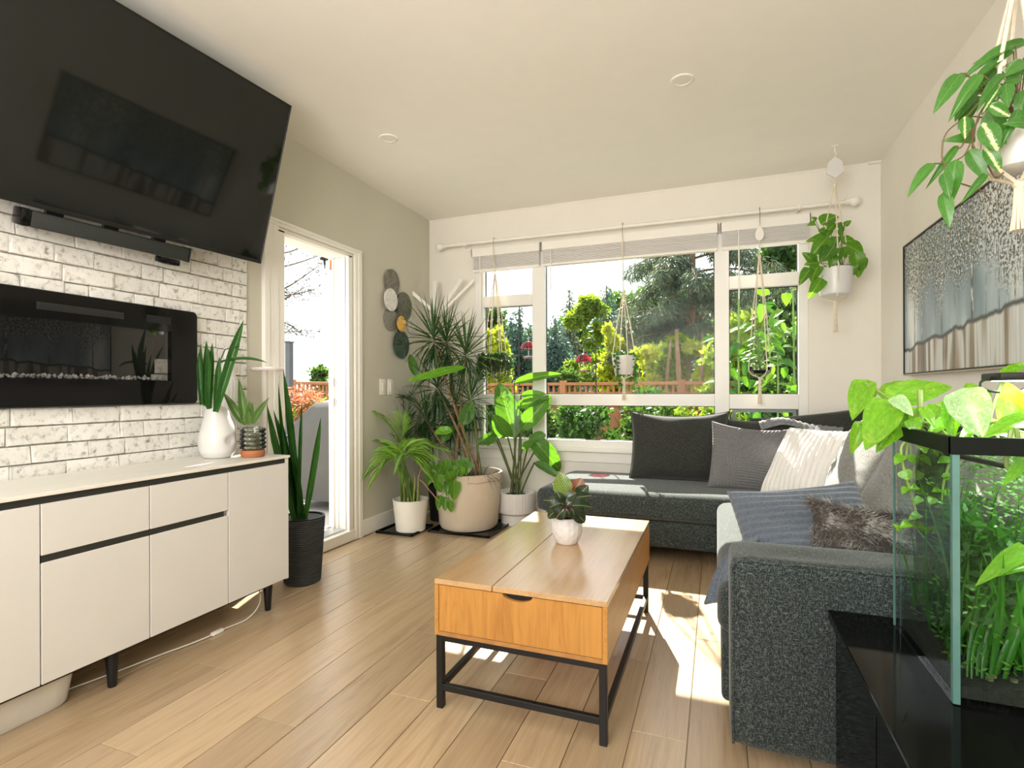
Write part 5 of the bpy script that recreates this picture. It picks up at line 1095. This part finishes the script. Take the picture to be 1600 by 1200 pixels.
ll = bpy.data.lights.new('aquarium_led', 'AREA'); lo_ = bpy.data.objects.new('aquarium_led', ll); COL.objects.link(lo_); ll.shape = 'RECTANGLE'; ll.size = .46; ll.size_y = .06; ll.energy = 9; ll.color = (.92, 1, .92)
lo_.location = (.805, 1.43, lz-.004); lo_.parent = None
# pothos growing out of the tank
Z5 = (3.75, 1300, 400); t = thing('aquarium_pothos', 'big leaved lime green pothos growing out of the aquarium top', 'plant', (.5, 1.5, AZ1))
pt = [W1('heart', LM_pothos, b, .16, i, 11, .06) for i, b in enumerate((.12, .3, .5))]; pp_ = W1('heart', LM_pothosP, .15, .2, 5, 11, .05); q_ = MB(); ro = V3((.50, 1.50, .97))
for me, b, tp, w_, D, D2 in ((pt[0], (195, 745), (120, 945), 135, 1.40, 1.36), (pt[0], (325, 870), (205, 1118), 195, 1.30, 1.26), (pt[1], (430, 915), (280, 1118), 150, 1.32, 1.28), (pt[1], (330, 845), (440, 705), 150, 1.40, 1.42), (pt[1], (345, 840), (725, 735), 165, 1.34, 1.30), (pt[2], (170, 985), (118, 1152), 85, 1.42, 1.40), (pt[0], (200, 830), (265, 770), 75, 1.42, 1.42), (pt[1], (715, 840), (690, 1065), 110, 1.22, 1.18), (pt[0], (870, 850), (790, 740), 130, 1.34, 1.38), (pt[2], (1010, 700), (1140, 610), 70, 1.2, 1.15), (pt[0], (1110, 985), (1020, 745), 190, 1.10, 1.12), (pt[1], (1130, 960), (905, 1028), 110, 1.08, 1.08), (pt[1], (1150, 900), (1200, 740), 180, 1.1, 1.1), (pt[2], (530, 895), (610, 990), 60, 1.24, 1.2), (pt[1], (610, 870), (600, 950), 80, 1.30, 1.28), (pt[2], (470, 960), (500, 1030), 90, 1.24, 1.22), (pt[2], (640, 860), (650, 930), 70, 1.3, 1.3), (pt[1], (500, 900), (460, 990), 60, 1.28, 1.26), (pt[0], (690, 960), (560, 1040), 80, 1.25, 1.2), (pt[1], (830, 1010), (760, 1060), 70, 1.18, 1.14), (pt[0], (1000, 1030), (860, 1060), 50, 1.15, 1.12)):
    pxleaf(t, me, Z5, b, tp, w_, D, D2, stem=ro+V3((random.uniform(-.03, .2 if b[0] > 600 else .03), random.uniform(-.05, .05), 0)), smb=q_, sr=.003)
for b, tp, w_, D, D2 in (((770, 800), (880, 1055), 215, 1.16, 1.12), ((365, 835), (470, 925), 90, 1.27, 1.22), ((900, 990), (1130, 1065), 90, 1.16, 1.1)): pxleaf(t, pp_, Z5, b, tp, w_, D, D2, lab='pale marbled leaf')
Z9 = (2.5, 1300, 660)
for b, tp, w_, D in (((750, 500), (578, 612), 70, 1.02), ((750, 150), (680, 232), 50, 1.02), ((760, 560), (640, 590), 40, 1.02)): pxleaf(t, pt[1], Z9, b, tp, w_, D, D-.02)
for b, tp, w_ in (((280, 190), (300, 225), 50), ((275, 130), (245, 155), 40), ((460, 140), (420, 150), 46), ((345, 295), (325, 315), 30), ((395, 295), (380, 320), 36), ((340, 360), (305, 370), 34), ((300, 395), (270, 405), 34), ((290, 255), (275, 275), 28), ((330, 250), (310, 255), 30), ((430, 260), (400, 262), 34), ((440, 265), (460, 285), 30), ((300, 130), (330, 160), 30), ((265, 420), (250, 400), 22), ((440, 200), (455, 225), 30), ((370, 110), (340, 90), 30)):
    pxleaf(t, random.choice(pt), Z9, b, tp, w_, 1.27, 1.26)
for P, D in ((((310, 60), (270, 100), (285, 200), (315, 300), (330, 360)), 1.28), (((460, 150), (435, 240), (425, 320)), 1.27), (((700, 30), (680, 150), (700, 190), (740, 175)), 1.03), (((720, 20), (735, 110), (750, 170)), 1.03), (((330, 60), (300, 70), (290, 130)), 1.28)):
    q_.tube(spline([dep(*zpt(Z9, *p), D) for p in P], 7), .0028 if D > 1.1 else .004, 6)
q_.tube([dep(*zpt(Z5, *p), 1.26) for p in ((515, 785), (518, 890), (525, 1000))], .006, 8)
obj('vine', q_, plain('pothos_stem', (.24, .34, .08), .45, var=.3), t)
# ================================================================== GARDEN
GZ = -.35
def folmat(name, a, b_, c=None, trans=.45, sc=2.2, rough=.55, tint=(1.5, 1.5, .5)):
    m, nt, b, o = newmat(name); v = coord(nt); n = noise(nt, v, sc, 4, .6); n2 = noise(nt, v, sc*9, 2)
    col = ramp(nt, n, [(.36, a), (.62, b_)]); col = mix(nt, ramp(nt, n2, [(.5, (0, 0, 0)), (.7, (.8, .8, .8))]), col, c or tuple(min(1, x*1.6) for x in b_))
    L(nt, col, b.inputs['Base Color']); b.inputs['Roughness'].default_value = rough; b.inputs['Specular IOR Level'].default_value = .35
    tr = N(nt, 'ShaderNodeBsdfTranslucent'); L(nt, mix(nt, 1, col, tint, 'MULTIPLY'), tr.inputs[0])
    ms = N(nt, 'ShaderNodeMixShader'); ms.inputs[0].default_value = trans; L(nt, b.outputs[0], ms.inputs[1]); L(nt, tr.outputs[0], ms.inputs[2]); L(nt, ms.outputs[0], o.inputs[0]); return m
F_haze = folmat('hazed_conifer', (.035, .075, .07), (.085, .145, .125), trans=.3, tint=(1.2, 1.4, 1.0)); F_yel = folmat('yellow_green_leaf', (.17, .25, .025), (.38, .42, .045), trans=.55)  # bluish haze of distance put into the far conifers' foliage colour
F_lime = folmat('lime_leaf', (.09, .17, .025), (.22, .30, .05), trans=.5); F_con = folmat('grey_green_conifer', (.035, .062, .04), (.12, .16, .11), (.30, .34, .28), trans=.25, tint=(1.3, 1.4, .8))
F_dk = folmat('deep_green_leaf', (.016, .05, .014), (.04, .10, .022), trans=.45); F_mid = folmat('garden_green_leaf', (.03, .08, .022), (.08, .15, .045), trans=.45)
F_red = folmat('red_maple_leaf', (.26, .085, .035), (.40, .19, .11), (.55, .40, .33), trans=.5, sc=9, tint=(1.4, .9, .6)); M_bark = plain('bark', (.16, .115, .07), .9, var=.4, scale=30, bmp=.6); M_bark2 = plain('warm_bark', (.20, .13, .065), .9, var=.3, scale=20, bmp=.6)
M_cedar = woodmat('cedar_fence', (.46, .20, .085), (.32, .13, .05), .7, 2, 1, .25)
struct('ground_garden', MB().box((-45, YF+.4, GZ-.2), (30, 60, GZ)).box((-45, -3, GZ-.2), (-2.9, YF+.4, GZ)), plain('garden_soil', (.10, .11, .045), .95, var=.5, scale=1.5))
struct('ground_patio', MB().box((-7.2, .2, GZ), (XO-.02, 6.6, -.012)), plain('patio_concrete', (.50, .485, .46), .85, var=.1, scale=2))
struct('wall_outside', MB().box((XL-.17, YF+.16, GZ), (XR+.15, YF+.2, -.0)), M_trim)
# fences
def fence(name, label, A, B, nx, top=1.235):
    A, B = V3(A), V3(B); d = (B-A); Ln = d.length; d.normalize(); nn = V3((-d.y, d.x, 0)); ang = math.atan2(d.y, d.x)
    t = thing(name, label, 'fence', tuple((A+B)/2))
    def bx(nm, s0, s1, z0, z1, th, off=0): 
        M = Matrix.Translation(A+nn*off) @ Matrix.Rotation(ang, 4, 'Z'); obj(nm, MB().box((s0, -th/2, z0), (s1, th/2, z1), .004, 1, M), M_cedar, t, 0)
    k = 0.
    while k <= Ln+.01: bx('post', k-.05, k+.05, GZ, top+.03+(.10 if nx and abs(k-nx) < .1 else 0), .10); k += Ln/max(1, round(Ln/1.9))
    bx('top_rail', 0, Ln, top-.05, top, .09); bx('middle_rail', 0, Ln, top-.36, top-.31, .07); bx('bottom_rail', 0, Ln, GZ+.1, GZ+.15, .07)
    s = .03
    while s < Ln: bx('baluster', s, s+.035, top-.31, top-.05, .03); s += .092
    bx('lattice_bar', 0, Ln, top-.19, top-.155, .022, .0)
    s = .0
    while s < Ln-.05: bx('board', s, min(Ln, s+.148), GZ+.05, top-.345, .022, .035); s += .152
fence('garden_fence', 'cedar fence with open baluster top behind the garden', (-6.2, 8.7, 0), (1.4, 8.7, 0), 0)
fence('side_fence', 'cedar fence beyond the patio seen through the door', (-6.2, 4.6, 0), (-6.2, 8.6, 0), 0, 1.26)
# trees beyond the fence
def gp(px, d): p = dep(px, 610, d); return V3((p.x, p.y, GZ))
def ztop(py, d): return 1.10+(610.6-py)/F_PX*d
def trunk(t, p, h, r, mat=None, lean=(0, 0)): obj('trunk', MB().tube([p+V3((0, 0, -.05)), p+V3((lean[0]*.5, lean[1]*.5, h*.5)), p+V3((lean[0], lean[1], h))], [r, r*.75, r*.25], 9), mat or M_bark, t)
def conetree(name, label, px, d, py, wpx, mat, n, seed, ll=.22, group='trees beyond the fence'):
    p = gp(px, d); H = ztop(py, d)-GZ; R_ = wpx/2/F_PX*d; t = thing(name, label, 'tree', tuple(p), group); trunk(t, p, H*.97, .05+R_*.06)
    bl = []; rr = random.Random(seed)
    for k in range(26):
        f = (k+.5)/26; z = GZ+H*(.12+.86*f); r = R_*(1-f)**.8+.05
        for q in range(3): a = rr.random()*6.28; bl.append((p.x+r*.55*math.cos(a), p.y+r*.55*math.sin(a), z, r*.6, r*.6, H*.045))
    leafcloud('foliage', bl, n, ll, ll*.35, mat, t, seed, .35); return t
def roundtree(name, label, px, d, py, wpx, mat, n, seed, ll=.16, base=.25, group='trees beyond the fence', p=None, H=None, R_=None, cat='tree', lw=.55):
    p = p or gp(px, d); H = H or ztop(py, d)-p.z; R_ = R_ or wpx/2/F_PX*d; t = thing(name, label, cat, tuple(p), group); rr = random.Random(seed); trunk(t, p, H*.7, .03+R_*.04)
    bl = []
    for k in range(38):
        a = rr.random()*6.28; zc = p.z+H*(base+.08+(1-base-.12)*rr.random()); q = rr.random()**.5*R_*.85*(1-.45*max(0, (zc-p.z)/H-.6)/.4); r = R_*rr.uniform(.14, .33)
        bl.append((p.x+q*math.cos(a), p.y+q*math.sin(a), min(zc, p.z+H-r*.8), r, r, r*.85))
    for k in range(4):
        a = k*1.57+rr.random(); obj('branch', MB().tube([p+V3((0, 0, H*.3)), p+V3((R_*.3*math.cos(a), R_*.3*math.sin(a), H*.5)), p+V3((R_*.6*math.cos(a), R_*.6*math.sin(a), H*.75))], [.03*R_+.01, .02*R_+.006, .004], 6), M_bark, t)
    leafcloud('foliage', bl, int(n*1.15), ll, ll*lw, mat, t, seed, 0, .15); return t
conetree('spruce_tree', 'haze tinted blue green conifer behind the left window mullion', 812, 25, 474, 110, F_haze, 9000, 1)
conetree('spruce_tree', 'broad haze tinted blue green conifer left in the middle window', 868, 24, 492, 105, F_haze, 9000, 2)
conetree('spruce_tree', 'thin grey spruce standing tallest against the sky', 890, 31, 447, 44, F_con, 4200, 3, .26)
conetree('spruce_tree', 'haze tinted blue green conifer right of the yellow green tree', 948, 26, 440, 80, F_haze, 9000, 4)
roundtree('leafy_tree', 'yellow green leafy tree beyond the fence left of the ivy pot', 917, 18, 458, 84, F_lime, 9000, 5, .17)
roundtree('leafy_tree', 'yellow leaved small tree behind the left window', 770, 11, 505, 64, F_yel, 2600, 6, .13, .3)
roundtree('leafy_tree', 'bright yellow leaved tree behind the ivy pot', 958, 11.5, 505, 46, F_yel, 2400, 7, .13, .3)
for i, (px, d, py, w_, lab) in enumerate(((765, 36, 478, 140, 'dark distant tree at the far left of the treeline'), (840, 38, 512, 140, 'dark distant tree behind the blue conifers'), (915, 38, 500, 140, 'dark distant tree behind the yellow green tree'), (1000, 34, 455, 160, 'dark distant tree behind the ivy pot'), (1090, 32, 440, 170, 'dark distant tree behind the big drooping conifer'), (1190, 26, 350, 190, 'tall dark tree filling the top of the right window'), (1270, 24, 330, 160, 'tall dark tree beyond the right edge of the window'))):
    roundtree('distant_tree', lab, px, d, py, w_, F_mid if i % 2 else F_dk, 6500, 20+i, .32, .02, 'distant trees')
# the big drooping conifer
bp = gp(1072, 12.2); t = thing('conifer_tree', 'big grey green conifer with drooping branches right of the ivy pot', 'tree', tuple(bp)); tops = []; rr = random.Random(9)
obj('trunk', MB().tube([bp, bp+V3((-.05, 0, 1.6)), bp+V3((.1, 0, 3.2)), bp+V3((.2, 0, 6.3))], [.17, .14, .11, .03], 10), M_bark2, t)
for k in range(64):
    a = rr.random()*6.28; z = rr.uniform(1.9, 6.2); ln = rr.uniform(.9, 2.35)*(1-.5*max(0, (z-3.4))/3); s0 = bp+V3((.1, 0, z-GZ+GZ)); s0.z = z
    e = s0+V3((ln*math.cos(a), ln*math.sin(a), rr.uniform(-.1, .35))); P = bez(s0, (s0+e)/2+V3((0, 0, .35)), e+V3((0, 0, -.35)), 6)
    obj('branch', MB().tube(P, [.032*(1-.13*i) for i in range(7)], 5), M_bark, t)
    for q in P[2:]: tops.append((q.x, q.y, q.z-.10, .26, .26, .17))
leafcloud('foliage', tops, 46000, .15, .020, F_con, t, 9, .75, .1)
# warm trunks and shrubs just beyond the fence
for i, (px, d, py, w_, m, n, lab) in enumerate(((1012, 10.0, 530, 60, F_yel, 3200, 'sunlit yellow green bush beyond the fence right of the ivy pot'), (1050, 10.3, 522, 70, F_lime, 3600, 'lime bush beyond the fence under the drooping conifer'), (1092, 10.0, 528, 64, F_yel, 3400, 'sunlit yellow bush beyond the fence beside the right mullion'), (1150, 9.8, 500, 74, F_lime, 3600, 'lime bush beyond the fence in the right window'), (985, 10.6, 556, 50, F_lime, 2200, 'low lime bush beyond the fence directly behind the ivy pot'), (1230, 9.6, 480, 80, F_mid, 3600, 'green bush beyond the fence at the right window edge'), (890, 10.2, 578, 60, F_mid, 2000, 'low green bush beyond the fence below the blue conifers'))):
    roundtree('fence_bush', lab, px, d, py, w_, m, n, 40+i, .11, .1, 'bushes beyond the fence', cat='bush')
for i, (px, py, r, lab) in enumerate(((1066, 515, .075, 'warm brown bare trunk under the drooping conifer'), (1098, 520, .05, 'slender brown trunk beside the right mullion'), (1040, 525, .05, 'slender grey brown trunk behind the fence bushes'))):
    p = gp(px, 9.5+i*.2); tag(obj('tree_trunk', MB().tube([p, p+V3((-.03, 0, 1.2)), p+V3((-.10+.1*i, 0, ztop(py, 9.5)-GZ))], [r, r*.8, r*.35], 9), M_bark2, origin=tuple(p)), lab, 'tree trunk', 'bare trunks')
# garden shrubs this side of the fence, seen under and through the lower panes
for i, (x, y, h, r, m, n, ll, lab) in enumerate(((-2.05, 6.5, 1.36, .62, F_mid, 4200, .075, 'leafy shrub below the left end of the middle window'), (-1.35, 6.1, 1.30, .60, F_dk, 4400, .075, 'dark shrub left below the middle window bar'), (-.75, 6.5, 1.36, .62, F_mid, 4600, .07, 'mid green shrub in the middle of the lower pane'), (-.15, 6.2, 1.33, .58, F_lime, 4400, .07, 'light green shrub right in the lower pane'), (.40, 7.1, 1.42, .65, F_yel, 4000, .08, 'yellow green shrub between the middle and right windows'), (-2.8, 7.1, 1.38, .65, F_mid, 4000, .08, 'shrub behind the bird of paradise plant'), (-1.0, 7.8, 1.45, .65, F_dk, 3600, .08, 'dark shrub close to the garden fence'), (.85, 6.7, 2.15, .70, F_mid, 6500, .09, 'tall green shrub outside the right window'), (.25, 7.9, 2.5, .6, F_lime, 5000, .09, 'tall light shrub behind the climber in the right window'))):
    roundtree('garden_shrub', lab, 0, 0, 0, 0, m, n, 60+i, ll, .02, 'shrubs in the garden bed', V3((x, y, GZ)), h, r, 'shrub', .6)
# tall broad leaved climber close outside the right window
cl = V3((.58, 5.55, GZ)); t = thing('broadleaf_climber', 'lush broad leaved climber close outside the right window', 'shrub', tuple(cl)); bl_ = [W1('heart', m, b, .2, i, 6, .06, 2) for i, (m, b) in enumerate(((leafmat('climber_leaf_mid', (.07, .19, .02), (.04, .13, .02), .6, .45, spec=.15), .3), (leafmat('climber_leaf', (.035, .12, .022), (.02, .075, .018), .6, .45, spec=.15), .5), (leafmat('climber_leaf_light', (.10, .21, .025), (.08, .17, .025), .6, .5, spec=.15), .3)))]
rr = random.Random(31)
for k in range(6):
    x = cl.x-.5+k*.2; obj('stem', MB().tube(spline([(x, 5.5+rr.uniform(-.1, .2), GZ), (x+rr.uniform(-.1, .1), 5.5, .8), (x+rr.uniform(-.15, .15), 5.5, 2.0+rr.uniform(-.2, .2))], 5), .009, 6), M_stem, t)
for k in range(285):
    z = rr.uniform(.25, 2.05) if k < 240 else rr.uniform(-.2, .8); x = cl.x+rr.uniform(-.62, .68); d = V3((rr.uniform(-1, 1), rr.uniform(-1, .3), rr.uniform(-1.2, .5))); l = rr.uniform(.08, .17)
    if z > 1.75 and x < .35: continue
    put('leaf', rr.choice(bl_), t, V3((x, 5.5+rr.uniform(-.25, .35), z)), d, V3((0, -.5, 1)), (l*.75, l, l))
obj('support_stake', MB().tube([(.70, 5.42, GZ), (.70, 5.42, 2.0)], .012, 7), M_black, t)
# pale rock and pale trunk in the bed
tag(obj('garden_rock', MB().ball((-1.75, 5.9, GZ+.33), .33, 7, (1.2, .8, 1.1)), plain('pale_rock', (.40, .38, .34), .9, var=.25, scale=6, bmp=.6), origin=(-1.75, 5.9, GZ)), 'pale rock in the garden bed below the left mullion', 'rock')
# feeders on shepherd hooks
M_feed = glassmat('red_feeder_plastic', (1.0, .10, .22), .1, .7); M_feedc = glassmat('clear_pink_plastic', (.95, .72, .74), .05, 1.2)
def feeder(px, py, Yd, r, label, hlabel, hpx):
    c = ony(px, py, Yd); t = thing('hanging_feeder', label, 'bird feeder', tuple(c+V3((0, 0, .12))), 'red dome feeders')
    obj('dome', MB().lathe([(r, -.006), (r*.97, .006), (r*.8, .038), (r*.5, .060), (r*.15, .072), (.0005, .074)], c, 28), M_feed, t)
    obj('rod', MB().tube([c+V3((0, 0, .13)), c+V3((0, 0, -.09))], .003, 6), M_steel, t)
    obj('dish', MB().lathe([(.0005, -.108), (r*.7, -.104), (r*.8, -.092), (r*.5, -.086), (.0005, -.084)], c, 24), M_feedc, t)
    hp_ = ony(hpx, py, Yd+.02); s = 1 if hp_.x > c.x else -1; h = thing('shepherd_hook', hlabel, 'garden hook', (hp_.x, hp_.y, GZ), 'shepherd hooks')
    R0 = abs(hp_.x-c.x)/2; cz = c.z+.15
    P = [(hp_.x, hp_.y, GZ), (hp_.x, hp_.y, cz)]+[((hp_.x+c.x)/2+s*R0*math.cos(a), hp_.y-.02*(a/PI), cz+R0*1.2*math.sin(a)) for a in [PI*k/12 for k in range(1, 13)]]+[(c.x, c.y, c.z+.125)]
    obj('pole', MB().tube(P, .006, 8), M_black, h)
feeder(912, 564, 5.16, .082, 'red dome feeder hanging left of the ivy pot outside', 'black shepherd hook holding the feeder left of the ivy pot', 931)
feeder(826, 544, 5.3, .088, 'red dome feeder half behind the left window mullion', 'black shepherd hook holding the feeder at the left mullion', 811)
# ================================================================== PATIO
c = onz(505, 800, 0); c = V3((c.x-.02, c.y+.02, -.012)); bx_ = c+V3((-.12, .46, 0))
t = thing('covered_grill', 'grill under a grey fitted cover on the patio', 'grill', tuple(bx_))
rows = []
for z, hx, hy in ((.10, .36, .44), (.13, .365, .445), (.5, .355, .44), (.74, .35, .44), (.80, .33, .42), (.90, .25, .36), (1.0, .16, .28), (1.03, .08, .15), (1.033, .0, .0)):
    rows.append([(bx_.x+p[0]*hx*(1+.02*math.sin(i*1.3+z*5)), bx_.y+p[1]*hy*(1+.02*math.cos(i*1.7+z*4)), z+bx_.z) for i, p in enumerate(rrect(-1, 1, -1, 1, .3, 5)+rrect(-1, 1, -1, 1, .3, 5)[:1])])
obj('cover', MB().grid(rows), plain('grey_cover_cloth', (.105, .10, .092), .85, var=.08, scale=4, bmp=.3, bscale=12), t, 60)
for sx in (-1, 1):
    for sy in (-1, 1): obj('leg', MB().tube([(bx_.x+sx*.28, bx_.y+sy*.36, bx_.z), (bx_.x+sx*.28, bx_.y+sy*.36, .2)], .022, 8), M_steel, t)
tag(obj('door_mat', MB().box((-3.42, 2.75, -.012), (-2.82, 3.55, .006), .004, 1), plain('brown_coir', (.085, .075, .062), .95, var=.4, scale=80, bmp=.8), origin=(-3.1, 3.1, 0)), 'dark brown door mat just outside the patio door', 'mat')
rg = onz(470, 762, 0)
def rugmat():
    m, nt, b, o = newmat('ring_pattern_rug'); v = coord(nt); vo = N(nt, 'ShaderNodeTexVoronoi'); vo.inputs['Scale'].default_value = 2.2; vo.inputs['Randomness'].default_value = 0; L(nt, v, vo.inputs['Vector'])
    mu = N(nt, 'ShaderNodeMath', operation='MULTIPLY'); L(nt, vo.outputs['Distance'], mu.inputs[0]); mu.inputs[1].default_value = 60; sn = N(nt, 'ShaderNodeMath', operation='SINE'); L(nt, mu.outputs[0], sn.inputs[0])
    L(nt, ramp(nt, sn.outputs[0], [(.4, (.03, .03, .035)), (.6, (.62, .61, .6))]), b.inputs['Base Color']); b.inputs['Roughness'].default_value = .9; return m
tag(obj('outdoor_rug', MB().box((rg.x-.9, rg.y-.35, -.012), (rg.x+.5, rg.y+.9, -.003)), rugmat(), None, 0, origin=tuple(rg)), 'black and white ring patterned outdoor rug on the patio', 'rug')
mp_ = dep(478, 640, 5.9); mb_ = V3((mp_.x, mp_.y, -.012))
t = thing('plant_rack', 'black metal plant rack on the patio holding the maple pot', 'rack', tuple(mb_))
for sx in (-.22, .22):
    for sy in (-.16, .16): obj('leg', MB().box((mb_.x+sx-.012, mb_.y+sy-.012, mb_.z), (mb_.x+sx+.012, mb_.y+sy+.012, .62)), M_black, t, 0)
for z in (.12, .36, .60): obj('shelf', MB().box((mb_.x-.235, mb_.y-.175, z), (mb_.x+.235, mb_.y+.175, z+.018), .002, 1), M_black, t, 0)
t = potted('red_maple', 'potted red leaved maple on the black rack outside', None, (mb_.x, mb_.y, .619), [(.09, 0), (.12, .17), (.125, .175), (.11, .175), (.108, .15)], plain('dark_green_pot', (.02, .035, .025), .4), .108, .15)
rr = random.Random(12)
for k in range(9):
    a = k*.7; e = V3((mb_.x+.22*math.cos(a), mb_.y+.16*math.sin(a), 1.0+rr.uniform(-.1, .12))); obj('twig', MB().tube(bez((mb_.x, mb_.y, .76), (mb_.x+.05*math.cos(a), mb_.y+.05*math.sin(a), .95), e, 5), [.006, .005, .004, .003, .002, .001], 5), M_bark, t)
leafcloud('foliage', [(mb_.x+rr.uniform(-.2, .2), mb_.y+rr.uniform(-.15, .15), rr.uniform(.84, 1.10), .10, .10, .06) for k in range(16)], 1250, .075, .014, F_red, t, 3, .25); leafcloud('green_foliage', [(mb_.x+rr.uniform(-.2, .2), mb_.y+rr.uniform(-.15, .15), rr.uniform(.80, .98), .10, .10, .06) for k in range(10)], 420, .07, .014, F_lime, t, 4, .25)
for i, (dx, z, lab) in enumerate(((-.1, .379, 'small black pot on the middle shelf of the patio rack'), (.1, .139, 'small black pot on the low shelf of the patio rack'))):
    tag(obj('nursery_pot', MB().lathe([(.06, 0), (.085, .14), (.088, .145), (.08, .145), (.07, .05), (.0005, .05)], (mb_.x+dx, mb_.y, z), 20), M_matblack, origin=(mb_.x+dx, mb_.y, z)), lab, 'pot', 'nursery pots')
pp = dep(452, 600, 6.6); tag(obj('metal_post', MB().box((pp.x-.035, pp.y-.035, -.012), (pp.x+.035, pp.y+.035, 1.70), .004, 1).box((pp.x-.045, pp.y-.045, 1.70), (pp.x+.045, pp.y+.045, 1.72), .003, 1), plain('grey_post', (.09, .10, .11), .5), origin=(pp.x, pp.y, 0)), 'dark grey square post beyond the maple on the patio', 'post')
roundtree('garden_shrub', 'pale green bush above the side fence through the door', 505, 10.5, 572, 60, F_mid, 2200, 80, .09, .2, None, cat='bush')
# conifer limbs against the sky through the door
tp = dep(395, 610, 9.0); tp.z = GZ; t = thing('larch_tree', 'dark twiggy larch reaching in from the left of the patio door', 'tree', tuple(tp)); trunk(t, tp, 5.2, .12); tw = []
for P in (((395, 470), (450, 448), (508, 408)), ((395, 490), (440, 470), (480, 447)), ((395, 420), (450, 415), (520, 392)), ((395, 500), (446, 505), (470, 520)), ((395, 455), (446, 462), (498, 450)), ((395, 390), (446, 395), (500, 372)), ((395, 530), (440, 522), (462, 508))):
    S = spline([dep(*q, 9.0) for q in P], 8); obj('branch', MB().tube(S, [.022*(1-.9*i/(len(S)-1))+.002 for i in range(len(S))], 5), M_bark, t)
    for q in S[5:]: tw += [(q.x+random.uniform(-.1, .1), q.y+random.uniform(-.3, .3), q.z+random.uniform(-.06, .04), .11, .16, .035)]
leafcloud('foliage', tw, 1500, .075, .012, folmat('larch_needle', (.03, .035, .03), (.07, .075, .06), trans=.1), t, 5, .1, .1)
# small chime at the top of the door opening
c = ony(507, 406, 3.32); t = thing('wind_chime', 'small dark chime hanging outside the top of the patio door', 'chime', (c.x, c.y, c.z+.03))
obj('cap', MB().lathe([(.03, .0), (.034, .012), (.012, .03), (.0005, .03)], c, 16), M_matblack, t)
obj('tube', MB().tube([c, c+V3((.004, 0, -.07))], [.010, .003], 8), M_matblack, t); obj('string', MB().tube([c+V3((0, 0, .028)), c+V3((0, 0, .10))], .0016, 5), M_black, t)
